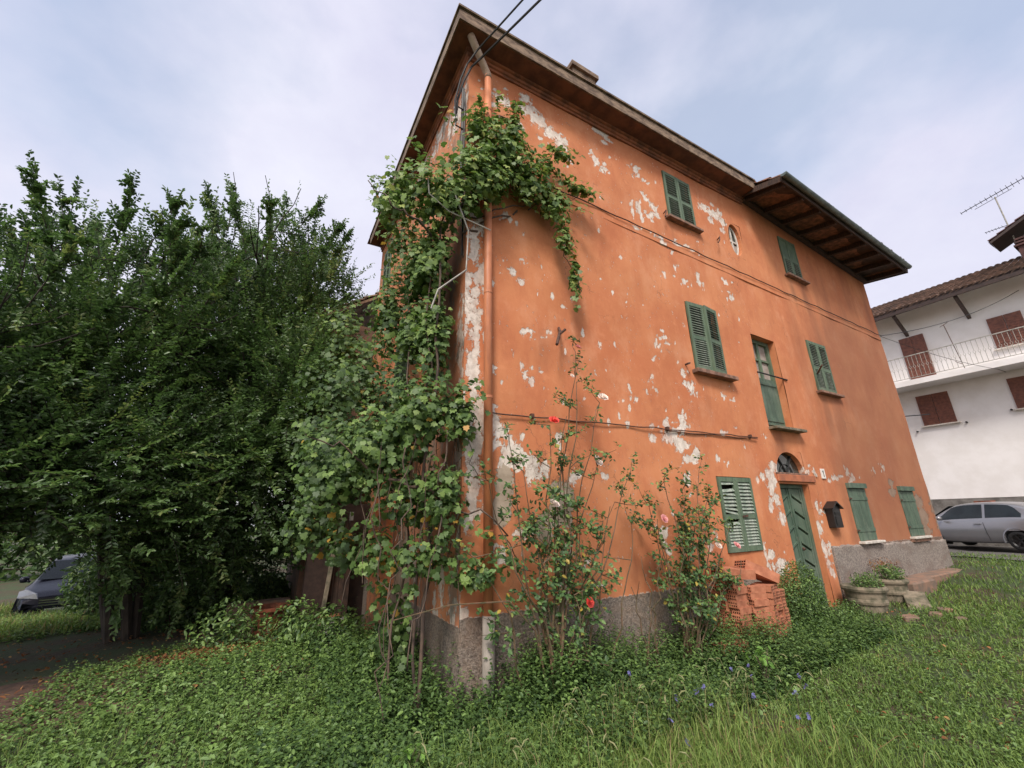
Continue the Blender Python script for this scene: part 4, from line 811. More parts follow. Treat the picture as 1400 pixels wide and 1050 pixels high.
        for xd in (-.50, .98):
            mb = MB(); prv = None
            for t_ in np.linspace(.28, .86, 9):
                i = np.interp(xd+.05*(t_-.3), xs, range(len(S))); q = S[int(round(i))]; yy = (q[4]*(.985 if t_ < .45 else 1))+.003
                z_ = t_
                if prv: mb.bar(prv, (xd+.06*math.sin((t_-.28)*2.2), yy*sy, z_), .008, .004, (0, sy, 0))
                prv = (xd+.06*math.sin((t_-.28)*2.2), yy*sy, z_)
            mb.build('door_seam', M['black'], c)
        mb = MB(); mb.bar((-.38, sy*.875, .80), (-.18, sy*.875, .80), .02, .03); mb.build('door_handle', M[paint], c)
        mb = MB(); vs = []
        for x, z in ((-1.90, .80), (-1.72, .88), (-1.62, 1.02), (-1.70, 1.10), (-1.86, .98)):
            q = S[int(round(np.interp(x, xs, range(len(S)))))]; tt = np.clip((z-.75)/.4, 0, 1); vs.append((x, sy*(q[4]*.985-.12*tt+.012), z))
        vs += [(x+.02, y-.05*sy, z) for x, y, z in vs]; mb.add(vs, [(0, 1, 2, 3, 4), (9, 8, 7, 6, 5)]+[(i, (i+1) % 5, 5+(i+1) % 5, 5+i) for i in range(5)]); mb.build('tail_light', M['red_lens'], c)
        mb = MB(); vs = [(1.93, sy*.42, .62), (1.80, sy*.79, .66), (1.55, sy*.835, .78), (1.60, sy*.72, .815), (1.84, sy*.50, .74)]
        vs += [(x-.08, y*.97, z-.01) for x, y, z in vs]; mb.add([(x+.02, y*1.01, z+.01) for x, y, z in vs], [(0, 1, 2, 3, 4), (9, 8, 7, 6, 5)]+[(i, (i+1) % 5, 5+(i+1) % 5, 5+i) for i in range(5)]); mb.build('headlight', M['clear_lens'], c)
    mb = MB(); mb.add([(.60, -.56, 1.37), (.60, .56, 1.37), (1.20, .66, .97), (1.20, -.66, .97)], [(0, 1, 2, 3)]); mb.v = [(x+.02, y, z+.03) for x, y, z in mb.v]; mb.build('windscreen', M['car_glass'], c)
    if front_detail:
        for k in range(3): mb = MB(); mb.box(1.955, 2.0, -.38, .38, .60-.055*k-.012, .60-.055*k+.012); mb.build('grille_bar', M['chrome'], c)
        mb = MB(); mb.box(1.94, 1.965, -.40, .40, .45, .64); mb.build('grille', M['black'], c)
        mb = MB(); mb.lathe([(0, 0), (.06, 0), (.06, .02), (0, .02)], 16); mb.v = [(2.0+z, x, y+.55) for x, y, z in mb.v]; mb.build('badge', M['chrome'], c)
        mb = MB(); mb.box(1.99, 2.01, -.26, .26, .30, .41); mb.build('number_plate', M['plate'], c)
        mb = MB(); mb.box(1.80, 1.99, -.62, .62, .20, .28); mb.build('bumper', M[paint], c)
    if roofstrip: mb = MB(); mb.box(-.35, .12, -.12, .12, 1.50, 1.55); mb.build('roof_strip', M['terracotta'], c)
    return c
make_car('parked_car', (18.3, .42, -1.19), R(69), 'car_silver', 'silver hatchback parked on the street past the right end of the orange house', sc=.92, roofstrip=True)
make_car('parked_car', (-6.0, 13.3, -2.32), R(-84), 'car_dark', 'dark car with a chrome grille seen facing us under the trees at the far left', True, sc=1.02)

# ------------------------------------------------------------------ hollow bricks stacked by the wall
def brick_mesh(name, W_, D_, H_, nx, nz):
    mb = MB(); m = .012; cw = (W_-m)/nx; chh = (H_-m)/nz
    for yf, s_ in ((-D_/2, 1), (D_/2, -1)):
        xs = []; zs = []
        for i in range(nx): xs += [-W_/2+m+i*cw, -W_/2+(i+1)*cw]
        for j in range(nz): zs += [m+j*chh, (j+1)*chh]
        xs = [-W_/2]+xs+[W_/2]; zs = [0]+zs+[H_]
        for i in range(len(xs)-1):
            for j in range(len(zs)-1):
                a, b, c_, d_ = xs[i], xs[i+1], zs[j], zs[j+1]
                if i % 2 and j % 2 and i < len(xs)-1 and j < len(zs)-1:
                    y2 = yf+.04*s_; mb.cur = 1
                    mb.add([(a, yf, c_), (b, yf, c_), (b, yf, d_), (a, yf, d_), (a, y2, c_), (b, y2, c_), (b, y2, d_), (a, y2, d_)], [(4, 5, 6, 7), (0, 1, 5, 4), (1, 2, 6, 5), (2, 3, 7, 6), (3, 0, 4, 7)]); mb.cur = 0
                else: mb.add([(a, yf, c_), (b, yf, c_), (b, yf, d_), (a, yf, d_)], [(0, 1, 2, 3)])
    for q in ([(-W_/2, -D_/2, 0), (-W_/2, D_/2, 0), (-W_/2, D_/2, H_), (-W_/2, -D_/2, H_)], [(W_/2, -D_/2, 0), (W_/2, D_/2, 0), (W_/2, D_/2, H_), (W_/2, -D_/2, H_)], [(-W_/2, -D_/2, 0), (W_/2, -D_/2, 0), (W_/2, D_/2, 0), (-W_/2, D_/2, 0)], [(-W_/2, -D_/2, H_), (W_/2, -D_/2, H_), (W_/2, D_/2, H_), (-W_/2, D_/2, H_)]):
        mb.add(q, [(0, 1, 2, 3)])
    me = bpy.data.meshes.new(name); me.from_pydata(mb.v, [], mb.f); me.materials.append(M['brick']); me.materials.append(M['brick_in']); me.polygons.foreach_set('material_index', mb.mi); me.update(); return me
bA = brick_mesh('hollow_brick', .125, .25, .078, 4, 2); bB = brick_mesh('hollow_block', .25, .5, .125, 5, 3)
gb = -1.64; ORD = ('top', 'second', 'third', 'fourth', 'fifth', 'sixth', 'seventh', 'eighth', 'ninth', 'tenth', 'eleventh')
for ci, (cx_, rot, nrow, yy, cn) in enumerate(((3.78, 91, 9, -.12, 'column nearest the wall'), (3.76, 88, 10, -.25, 'second column out from the wall'), (3.80, 93, 10, -.385, 'third column out from the wall'), (4.08, 76, 9, -.46, 'turned column in the middle'), (4.26, 16, 9, -.44, 'narrow column right of the middle'), (4.41, 8, 9, -.42, 'second narrow column from the right'), (4.55, 4, 8, -.43, 'rightmost narrow column'), (4.08, 90, 9, -.15, 'hidden column beside the wall'))):
    for r_ in range(nrow):
        o = place('hollow_brick', bA, loc=(cx_+random.uniform(-.012, .012), yy+random.uniform(-.02, .02), gb+.079*r_)); o.rotation_euler = (0, 0, R(rot+random.uniform(-3, 3)))
        tag(o, 'hollow brick, %s from top, %s of the stack' % (ORD[nrow-1-r_], cn), 'brick', 'hollow bricks stacked under the low louvred window')
o = place('hollow_block', bB, loc=(3.92, -.28, gb+.80)); o.rotation_euler = (R(3), R(-3), R(72)); tag(o, 'long flat hollow block lying on top of the brick stack', 'brick')
o = place('hollow_block', bB, loc=(4.28, -.38, gb+.80)); o.rotation_euler = (R(24), R(8), R(70)); tag(o, 'hollow block tipped on edge, its holes facing us, atop the brick stack', 'brick')
o = place('hollow_block', bB, loc=(3.38, -.40, gb+.02)); o.rotation_euler = (R(0), R(4), R(80)); tag(o, 'hollow block lying low at the left foot of the brick stack', 'brick')
# step, planters and stones
mb = MB(); mb.box(5.95, 7.28, -.30, .14, -2.0, -1.615); tag(mb.build('doorstep', M['stone'], bevel=.012), 'worn stone doorstep below the green door', 'step')
mb = MB(); mb.box(6.72, 7.12, -.30, -.01, -1.64, -1.575); tag(mb.build('flat_stone', M['conc_pale'], bevel=.01), 'pale flat stone slab at the right foot of the green door', 'stone')
def planter(x, y, z, s, label, n=36):
    p = empty('planter', (x, y, z), label, 'planter', 'round concrete planters')
    mb = MB(); prof = [(.0, 0), (.30, 0), (.335, .10), (.355, .21), (.385, .215), (.395, .25), (.385, .285), (.372, .29), (.39, .40), (.425, .405), (.44, .44), (.425, .475), (.37, .48), (.36, .44), (0, .43)]; prof = [(a_, b_*1.35) for a_, b_ in prof]
    mb.lathe([(r_*s, zz*s) for r_, zz in prof], n); mb.build('pot', M['conc'], p, smooth=False)
    mb = MB(); mb.lathe([(.365*s, .585*s), (.2*s, .60*s), (0, .61*s)], n); mb.build('soil', M['soil'], p); return p
PL1 = planter(7.12, -.44, -1.66, .73, 'larger round concrete planter with two raised ribs beside the door')
PL2 = planter(8.15, -.40, -1.60, .68, 'second round concrete planter, partly hidden behind the larger one')
mb = MB(); mb.box(8.6, 9.6, -.62, -.1, -1.95, -1.26); tag(mb.build('masonry_block', M['stone'], bevel=.03), 'rough masonry block at the wall foot right of the planters', 'block')
mb = MB(); mb.box(9.6, 12.85, -.36, -.03, -1.9, -1.30); tag(mb.build('wall_footing', M['stone'], bevel=.025), 'low reddish stone footing along the base of the wall at its right end', 'footing')
mb = MB(); mb.bar((7.7, -.93, -1.60), (8.2, -.70, -1.36), .30, .045); tag(mb.build('broken_slab', M['conc'], bevel=.008), 'pale broken slab leaning in front of the second planter', 'slab')
for x, y, s_, lb in ((6.9, -1.05, .16, 'largest of the flat reddish stones before the planters, at the left'), (7.4, -1.2, .12, 'flat reddish stone right of the largest one before the planters'), (7.9, -1.15, .14, 'flat reddish stone in the grass nearest the pale broken slab'), (7.3, -1.5, .1, 'smallest flat stone, lowest in the grass before the planters')):
    mb = MB(); n = 10; pts = [(math.cos(a)*s_*random.uniform(.7, 1.2), math.sin(a)*s_*.7*random.uniform(.8, 1.2)) for a in np.linspace(0, 2*math.pi, n+1)[:-1]]
    z = ghf(x, y); mb.prism([(x+a, y+b) for a, b in pts], 2, z-.03, z+.045); tag(mb.build('stone', M['stone'], bevel=.01), lb, 'stone', 'flat stones in the grass before the planters')

# ------------------------------------------------------------------ annex and clutter behind the left wall
AX = empty('annex', (-.6, 6.6, -1.9), 'low tile-roofed annex behind the overgrown left wall', 'outbuilding')
def A_(mb, name, mat, **k): mb.v = [(x+.6, y-6.6, z+1.9) for x, y, z in mb.v]; return mb.build(name, mat, AX, **k)
mb = MB(); mb.box(-1.0, 1.5, 5.6, 9.5, -2.2, 4.5); A_(mb, 'wall', simple('annex_render', (.20, .105, .065), (.09, .06, .045), 3, .92, .5, .01))
mb = MB(); mb.add([(-1.35, 5.48, 4.45), (-1.35, 9.8, 4.45), (.6, 9.8, 5.75), (.6, 5.48, 5.75)], [(0, 1, 2, 3)]); mb.add([(-1.35, 5.48, 4.38), (.6, 5.48, 5.68), (.6, 5.48, 5.75), (-1.35, 5.48, 4.45)], [(0, 1, 2, 3)]); A_(mb, 'roof', M['tile_grey'])
tl = tiles('roof_tiles', (-1.42, 9.7, 4.46), (0, -1, 0), (1.95, 0, 1.3), 22, 7, M['tile_grey'], None); tl.data.transform(Matrix.Translation((.6, -6.6, 1.9))); tl.parent = AX
SH = empty('lean_to', (-.35, 3.4, -1.8), 'dark lean-to doorway with pale posts at the foot of the left wall', 'lean-to')
def S_(mb, name, mat, **k): mb.v = [(x+.35, y-3.4, z+1.8) for x, y, z in mb.v]; return mb.build(name, mat, SH, **k)
mb = MB(); mb.box(-.30, -.01, 2.55, 2.72, -2.1, .35); S_(mb, 'pier', M['wall_left'])
mb = MB(); mb.bar((-.74, 4.05, -1.9), (-.58, 4.05, .1), .06, .06); S_(mb, 'post', M['conc'])
mb = MB(); mb.bar((-.40, 4.2, -1.9), (-.36, 4.2, .15), .06, .06); S_(mb, 'post', M['conc_pale'])
for i in range(4): mb = MB(); mb.box(-.66+.09*i, -.58+.09*i, 4.12+.01*(i % 2), 4.15, -1.9, .0); S_(mb, 'board', M['wood_dark'])
mb = MB(); mb.box(-1.0, .0, 4.4, 4.6, -2.0, .3); S_(mb, 'back_wall', M['brown_dark'])
mb = MB(); mb.lathe([(0, 0), (.13, 0), (.17, .36), (.185, .37), (.18, .39), (.155, .38), (.12, .05), (0, .04)], 18); bk = tag(mb.build('plaster_bucket', M['conc_pale'], smooth=False), 'pale grey bucket standing in the weeds by the lean-to', 'bucket'); bk.location = (-.62, 3.25, -1.80)
mb = MB(); mb.lathe([(0, 0), (.20, 0), (.27, .42), (.30, .43), (.30, .48), (.26, .48), (.22, .1), (0, .08)], 20); tp = tag(mb.build('terracotta_pot', M['terracotta']), 'dark terracotta pot in the shade left of the lean-to', 'pot'); tp.location = (-1.45, 4.6, -1.82)
mb = MB(); mb.box(-.8, -.5, 3.5, 3.75, -1.5, -1.42, Matrix.Identity(4)); tag(mb.build('broken_tile', M['brick']), 'broken orange tile above the pale bucket', 'tile')
mb = MB(); mb.box(-2.1, -1.1, 5.2, 5.5, -2.1, -1.35); tag(mb.build('low_wall', M['stone'], bevel=.03), 'low rough wall behind the terracotta pot in shade', 'wall')
# ------------------------------------------------------------------ vegetation
def V3(*a): return np.array(a, float)
def in_ell(p, c, r): return (((p-c)/r)**2).sum(-1)
def build_tree(name, base, c, r, label, nshoot, lps, leaf, big=True, seed=0, stems=4, up=.55, top=24, group=None, lo=.75, size=(.07, .108), more=(), plumes=26):
    g = np.random.default_rng(seed); rd = random.Random(seed)
    root = empty(name, tuple(base), label, 'tree', group)
    base = np.array(base, float); c = np.array(c, float); r = np.array(r, float)
    mb = MB(); ends = []
    tips = []
    for s_ in range(stems):
        a = 2*math.pi*s_/stems+rd.uniform(-.5, .5)
        p0 = base+V3(.16*math.cos(a), .16*math.sin(a), -.15); tgt = c+r*V3(.45*math.cos(a), .45*math.sin(a), rd.uniform(.3, .75))
        pts = []
        for k in range(9):
            t_ = k/8; p = p0+(tgt-p0)*t_+V3(0, 0, (tgt[2]-p0[2])*.18*math.sin(math.pi*t_))+g.normal(0, .05, 3)*(k > 0); pts.append(p)
        rr = [.075*(1-.8*k/8) for k in range(9)]; mb.tube([tuple(p-base) for p in pts], rr, 7)
        for k in range(2, 9):
            for q in range(3):
                dr = norm(g.normal(size=3)*V3(1, 1, .5)+V3(0, 0, .25)); L_ = rd.uniform(.9, 1.7)*r.mean()/2.4
                e = pts[k]; line = [e]
                for m_ in range(4): dr = norm(dr+g.normal(0, .2, 3)+V3(0, 0, .12)); e = e+dr*L_/4; line.append(e)
                mb.tube([tuple(p-base) for p in line], [rr[k]*.5*(1-.7*i/4)+.004 for i in range(5)], 5); ends += line[1:]
    mb.build('trunk', M['bark'], root); mb2 = MB()
    # shoots
    u = norm(g.normal(size=(nshoot, 3))); rad = g.random(nshoot)**.42; B = c+u*r*V3(.95, .95, .86)*rad[:, None]*(.86+.14*np.sin(3*u[:, 0:1]+2)*np.cos(4*u[:, 1:2]+1)*1.4); CC = np.tile(c, (nshoot, 1))
    for c2_, r2_, n2_ in more:
        u2 = norm(g.normal(size=(n2_, 3))); B = np.vstack([B, np.array(c2_)+u2*np.array(r2_)*(g.random(n2_)**.42)[:, None]]); CC = np.vstack([CC, np.tile(np.array(c2_, float), (n2_, 1))])
    ok = (B[:, 2] > base[2]+lo) & ~((B[:, 0] < -3.75) & (B[:, 2] < -.05)); B, CC = B[ok], CC[ok]; u = norm(B-CC)
    nb_ = len(B)
    D = norm(u*V3(.8, .8, .5)+g.normal(0, .35, (nb_, 3))+V3(0, 0, up)*np.clip((B[:, 2:3]-c[2])/r[2]+.5, -.1, 1.3)); Ls = g.uniform(.35, .95, nb_)
    # long leafy plumes that break the outline
    for k in range(plumes):
        a = g.random()*2*math.pi; q = math.sqrt(g.random())*.95
        p = c+V3(math.cos(a)*q*r[0], math.sin(a)*q*r[1], math.sqrt(max(0, 1-q*q))*r[2]-.35); dr = norm(V3(math.cos(a)*.6*q, math.sin(a)*.6*q, 1.0)+g.normal(0, .18, 3)); L_ = g.uniform(.7, 1.5)
        mb2.tube([tuple(p-base), tuple(p+dr*L_*.5-base), tuple(p+dr*L_-base)], [.012, .008, .003], 4)
        m_ = 15; tt = g.random(m_); b2 = p+dr*(L_*tt)[:, None]; d2 = norm(dr*.75+g.normal(0, .55, (m_, 3))); ls2 = g.uniform(.22, .5, m_)*(1.1-.6*tt)
        B = np.vstack([B, b2, p+dr*L_*.8]); D = np.vstack([D, d2, dr]); Ls = np.concatenate([Ls, ls2, [.4]])
    # upright leaders at the top
    a = g.random(top)*2*math.pi; q = np.sqrt(g.random(top))*.9; T0 = c+np.stack([np.cos(a)*q*r[0], np.sin(a)*q*r[1], np.sqrt(np.clip(1-q*q, 0, 1))*r[2]*.9-.1], 1)
    B = np.vstack([B, T0]); D = np.vstack([D, norm(np.stack([np.cos(a)*.35*q, np.sin(a)*.35*q, np.ones(top)], 1)+g.normal(0, .1, (top, 3)))]); Ls = np.concatenate([Ls, g.uniform(.6, 1.25, top)])
    n = len(B); k = lps; t_ = (np.arange(k)+.3)/k
    Pp = B[:, None]+D[:, None]*Ls[:, None, None]*t_[None, :, None]+V3(0, 0, 1)*((t_**2)*.12)[None, :, None]*Ls[:, None, None]
    side = norm(np.cross(D, V3(0, 0, 1)[None])+g.normal(0, .25, D.shape)); sg = np.where(np.arange(k) % 2 == 0, 1, -1)
    Tt = side[:, None]*sg[None, :, None]+D[:, None]*.7+g.normal(0, .35, (n, k, 3))+V3(0, 0, -.12)
    Nn = norm(np.cross(D, side))[:, None]; Nn = np.where(Nn[..., 2:3] < 0, -Nn, Nn)+g.normal(0, .45, (n, k, 3))
    S = g.uniform(size[0], size[1], (n, k))*(1-.25*t_)[None]
    var = np.clip(g.normal(.45, .24, (n, 1))+g.normal(0, .13, (n, k)), 0, 1)
    Pp, Tt, Nn, S, var = Pp.reshape(-1, 3), Tt.reshape(-1, 3), Nn.reshape(-1, 3), S.ravel(), var.ravel()
    tm, tf = (OVAL, OVAL_F) if big else (DIA, DIA_F)
    Vv, Ff, At = leaves(tm, tf, Pp-base, Nn, Tt, S, var); tri_mesh('crown', Vv, Ff, leaf, root, attrs={'var': At})
    if mb2.v: mb2.build('branches', M['bark'], root, kind='stuff')
    # twigs along the shoots
    tm2 = np.array([(0, .5, 0), (0, -.5, 0), (1, 0, 0)], float)
    e1 = norm(np.cross(D, g.normal(size=D.shape)))*.006; Vt = np.stack([B+e1, B-e1, B+D*Ls[:, None]], 1).reshape(-1, 3)-base
    e2 = norm(np.cross(D, e1))*.006; Vt2 = np.stack([B+e2, B-e2, B+D*Ls[:, None]], 1).reshape(-1, 3)-base
    VV = np.vstack([Vt, Vt2]); tri_mesh('twigs', VV, np.arange(len(VV)).reshape(-1, 3), M['bark'], root, kind='stuff')
    return root
G1 = 'leafy plum trees left of the house'
build_tree('plum_tree', (-3.45, 5.6, ghf(-3.45, 5.6)), (-4.6, 5.2, 2.4), (2.2, 2.0, 2.75), 'broad dark green tree mid-thicket, its trunks beside the earth path', 1500, 30, M['leaf_tree'], True, 1, 5, top=30, group=G1, more=(((-4.1, 4.3, .5), (1.9, 1.3, 1.3), 850), ((-4.3, 4.9, -.5), (1.6, .9, .6), 260)))
build_tree('plum_tree', (-2.3, 6.6, ghf(-2.3, 6.6)), (-2.35, 6.2, 3.5), (1.95, 1.7, 3.9), 'tall upright tree nearest the annex roof, its shoots leaning right against the sky', 1350, 30, M['leaf_tree'], True, 2, 4, top=26, group=G1, more=(((-2.2, 4.9, .8), (1.35, 1.0, 1.3), 750), ((-2.6, 5.6, -.5), (1.2, .8, .6), 260), ((-1.3, 5.2, .6), (.55, .6, .9), 200), ((-1.5, 6.0, 4.9), (.9, 1.0, 2.0), 420), ((-1.5, 4.6, 2.2), (.75, .8, 1.5), 380)))
build_tree('plum_tree', (-6.6, 3.9, ghf(-6.6, 3.9)), (-6.2, 3.9, 1.4), (1.9, 1.9, 2.1), 'leftmost tree of the thicket, cut by the picture edge', 1200, 30, M['leaf_tree'], True, 3, 4, top=24, group=G1, more=(((-5.4, 3.5, .4), (1.6, 1.2, 1.1), 550),))
build_tree('plum_tree', (-7.5, 9.5, ghf(-7.5, 9.5)), (-7.2, 9.3, 2.9), (3.0, 2.2, 3.5), 'dark tree standing behind the others at the left, over the parked car', 1000, 30, M['leaf_tree'], False, 4, 3, top=40, group=G1, size=(.11, .16), lo=1.4)
build_tree('plum_tree', (-2.9, 10.2, ghf(-2.9, 10.2)), (-3.1, 10.0, 3.6), (2.3, 2.0, 4.1), 'tree at the back of the thicket, seen through gaps above the sunlit shrub', 900, 30, M['leaf_tree'], False, 5, 3, top=40, group=G1, size=(.11, .16), lo=1.4)
def shrub(name, base, c, r, n, leaf, label, size, cat='shrub', group=None, tmpl=0, flat=.5, stems=6, sr=.008):
    root = empty(name, tuple(base), label, cat, group); base = np.array(base, float); c = np.array(c, float); r = np.array(r, float)
    u = rand_unit(n); P = c+u*r*(rng.random(n)**.4)[:, None]; N = u*.6+rng.normal(0, .5, (n, 3))+V3(0, 0, flat); T = rng.normal(size=(n, 3))+V3(0, 0, -.2)
    tm, tf = ((OVAL, OVAL_F), (DIA, DIA_F), (LOBE, LOBE_F))[tmpl]
    v, f, a = leaves(tm, tf, P-base, N, T, rng.uniform(size[0], size[1], n)); tri_mesh('foliage', v, f, leaf, root, attrs={'var': a})
    mb = MB()
    for i in range(stems):
        e = (c-base)+u[i]*r*.8; mb.tube([(0, 0, -.05), tuple(e*.5+rng.normal(0, .04, 3)), tuple(e)], [sr*1.4, sr, sr*.5], 5)
    mb.build('stem', M['vine_bark'], root); return root
shrub('sunlit_shrub', (-1.35, 8.3, -1.95), (-1.3, 8.3, -.15), (.42, .4, .7), 1300, M['leaf_yellow'], 'bright yellow-green shrub catching light behind the thicket', (.07, .11))
shrub('sunlit_shrub', (-2.2, 8.0, -1.95), (-2.15, 8.0, -1.1), (.28, .3, .45), 500, M['leaf_yellow'], 'small yellow-green plant low behind the terracotta pot', (.06, .1))
for i, (x, y, rx, rz_, lb) in enumerate(((-9, 24, 6, 2.6, 'dark hedge far behind the parked dark car'), (2, 26, 5, 2.2, 'dark hedge far behind the annex'), (-20, 20, 7, 3.2, 'dark hedge at the far left behind the thicket'), (30, 26, 9, 3, 'distant hedge beyond the white house'))):
    shrub('hedge', (x, y, -2.0), (x, y, -.6), (rx, 1.6, rz_), 5200, M['leaf_tree'], lb, (.22, .4), 'hedge', 'distant hedges', 1, .5, 5, .03)

for i, (x, y, rx, h_, lb) in enumerate(((-3.7, 7.6, .9, .9, 'dark understorey bush behind the middle tree trunks'), (-2.4, 8.0, .8, .8, 'dark understorey bush behind the right-hand tree trunk'), (-4.6, 9.0, .7, .7, 'dark understorey bush right of the parked dark car'), (-2.9, 6.2, .8, .45, 'low dark bush between the tree trunks'), (-1.5, 7.2, .5, .4, 'low dark bush below the sunlit shrub'))):
    shrub('understorey_bush', (x, y, -1.85), (x, y, -1.85+h_), (rx, .6, h_), 2600, M['leaf_tree'], lb, (.07, .12), 'bush', 'dark bushes under the trees', 0, .5, 7, .012)
# the climbing vine on the corner
VB = [ # centre, radii, leaves
 ((.42, -.24, 4.85), (.55, .26, .55), 520), ((.05, -.24, 4.25), (.50, .30, .42), 520), ((-.38, -.1, 3.85), (.50, .40, .42), 560), ((-.72, .45, 4.1), (.38, .55, .40), 420),
 ((.85, -.24, 4.55), (.45, .22, .40), 380), ((1.28, -.22, 4.35), (.28, .18, .35), 170), ((.62, -.2, 5.45), (.16, .14, .42), 130), ((.1, -.15, 5.3), (.22, .16, .32), 110), ((1.40, -.24, 3.75), (.17, .10, .30), 70),
 ((1.52, -.26, 3.15), (.08, .08, .42), 45), ((1.75, -.24, 4.78), (.40, .10, .07), 75), ((1.45, -.22, 5.32), (.34, .10, .07), 60), ((1.2, -.2, 5.0), (.2, .1, .1), 40),
 ((-.40, .35, 3.1), (.32, .55, .55), 480), ((-.35, .75, 2.4), (.25, .55, .50), 330), ((-.33, .15, 2.05), (.22, .25, .65), 230), ((-.5, 1.7, 3.0), (.3, .7, .9), 380), 
 ((-.45, .0, 1.10), (.42, .35, .45), 560), ((-.10, -.2, 1.05), (.20, .18, .38), 170), ((-.80, .3, .75), (.45, .50, .45), 560), ((-1.15, .8, .55), (.45, .6, .5), 480), ((-1.0, 1.8, .9), (.5, .8, .7), 420), ((-.5, .2, .25), (.45, .35, .35), 320),
 ((-.25, -.15, .25), (.25, .2, .4), 140), ((-.35, -.1, -.35), (.4, .2, .3), 120), ((.10, -.22, -.50), (.32, .10, .18), 80), ((-.75, .4, -.3), (.3, .3, .35), 110), ((-.5, .6, -.95), (.25, .3, .4), 90), ((-1.2, 1.4, 1.6), (.4, .6, .5), 200), ((-1.25, 2.4, .0), (.4, .6, .6), 260), ((-.8, 1.9, -.35), (.35, .5, .35), 150), ((-.95, 2.9, -.1), (.4, .5, .4), 170), ((-.7, 2.6, 2.2), (.4, .8, .9), 420), ((-.9, 3.6, 3.2), (.45, .8, .9), 420), ((-1.1, 3.2, 1.2), (.5, .9, .8), 420), ((-.45, 1.4, 1.6), (.35, .6, .6), 300), ((-1.2, 4.3, 2.4), (.5, .8, 1.0), 400), ((-1.35, 5.3, 3.9), (.5, .5, .4), 220), ((-.45, 1.6, 4.3), (.3, .5, .35), 160)]
vroot = empty('climbing_vine', (-.25, -.1, -1.72), 'vigorous broad-leaved vine climbing the corner of the orange house from ground to eaves', 'vine')
vb = V3(-.25, -.1, -1.72); Pn, Nn, Sn = [], [], []
for c_, r_, n_ in VB:
    c_, r_ = np.array(c_), np.array(r_); n_ = int(n_*(1.45 if c_[2] > 3.6 else (2.6 if c_[2] > 1.8 and c_[1] < 1 else 1.8))); r_ = r_*(1.15 if c_[2] > 3.6 else 1.0); u = rand_unit(n_); rad = rng.random(n_)**.5*(.85+.35*np.sin(5*u[:, 0]+c_[0]*7)*np.cos(6*u[:, 2]+c_[2]*5)+.1*rng.random(n_))
    p = c_+u*r_*rad[:, None]; 
    bad = (p[:, 1] > -.03) & (p[:, 0] > -.03); p[bad, 1] = -.05-.2*rng.random(bad.sum()); 
    Pn.append(p); Nn.append(u*V3(.5, .7, .5)+V3(-.15, -.45, .55)+rng.normal(0, .38, (n_, 3))); Sn.append(np.clip(rng.normal(.070, .02, n_), .03, .11))
n_ = 1500; p = np.stack([-.05-.30*rng.random(n_), rng.uniform(.1, 5.2, n_), rng.uniform(-.6, 5.0, n_)], 1); p = p[(np.sin(p[:, 1]*3.1+p[:, 2]*1.3)+np.sin(p[:, 2]*4.1-p[:, 1]*2)) > -.7]
Pn.append(p); Nn.append(V3(-.8, -.3, .4)+rng.normal(0, .35, p.shape)); Sn.append(rng.uniform(.045, .09, len(p)))
# sprigs that leave the mass
for a_, b_, n_ in (((-.7, .3, 4.1), (-1.25, .0, 3.75), 26), ((-.75, .2, 3.9), (-1.15, -.1, 3.35), 20), ((.5, -.2, 5.2), (.75, -.3, 5.9), 26), ((.1, -.15, 5.2), (.0, -.3, 5.65), 14), ((1.2, -.2, 4.8), (2.12, -.3, 4.78), 30), ((1.1, -.2, 5.1), (1.8, -.32, 5.42), 26), ((1.4, -.25, 4.1), (1.6, -.3, 2.9), 34), ((-.9, .2, .9), (-1.6, .1, .8), 26), ((-.9, .3, .5), (-1.5, .0, .15), 20), ((.3, -.2, 5.1), (.35, -.35, 5.75), 22), ((-.5, 0, 4.2), (-.9, -.2, 4.45), 20), ((.9, -.2, 4.9), (1.45, -.3, 5.05), 20), ((1.0, -.2, 4.3), (1.9, -.3, 4.35), 26), ((.5, -.25, 4.5), (.75, -.35, 3.95), 20), ((-.2, -.1, 4.9), (-.5, -.3, 5.0), 16), ((1.2, -.25, 4.2), (1.25, -.32, 3.7), 16), ((-.2, -.2, .0), (.55, -.28, -.52), 40), ((-.5, 0, -.2), (-.55, -.1, -1.2), 26), ((.0, -.25, 1.4), (.18, -.3, .95), 18)):
    a_, b_ = np.array(a_), np.array(b_); t_ = rng.random(n_); p = a_+(b_-a_)*t_[:, None]+V3(0, 0, .12)*np.sin(math.pi*t_)[:, None]+rng.normal(0, .035, (n_, 3))
    Pn.append(p); Nn.append(rng.normal(0, .4, (n_, 3))+V3(-.1, -.6, .6)); Sn.append(np.clip(rng.normal(.065, .015, n_), .03, .09))
Pn, Nn, Sn = np.vstack(Pn), np.vstack(Nn), np.concatenate(Sn)
Tn = rng.normal(0, .6, Pn.shape)+V3(0, -.15, -.75); Vn = np.clip(rng.beta(2.2, 2.6, len(Pn))+.10*(Pn[:, 2] > 3.4)-.20*(Pn[:, 1] > .6)-.14*(Pn[:, 2] < 2), 0, .92); Sn = Sn*np.where(Pn[:, 2] < 2, .86, 1.0); yel = rng.random(len(Pn)) < .008; Vn[yel] = rng.uniform(.93, 1, yel.sum()); low = (Pn[:, 2] < .1) & (rng.random(len(Pn)) < .03); Vn[low] = .99
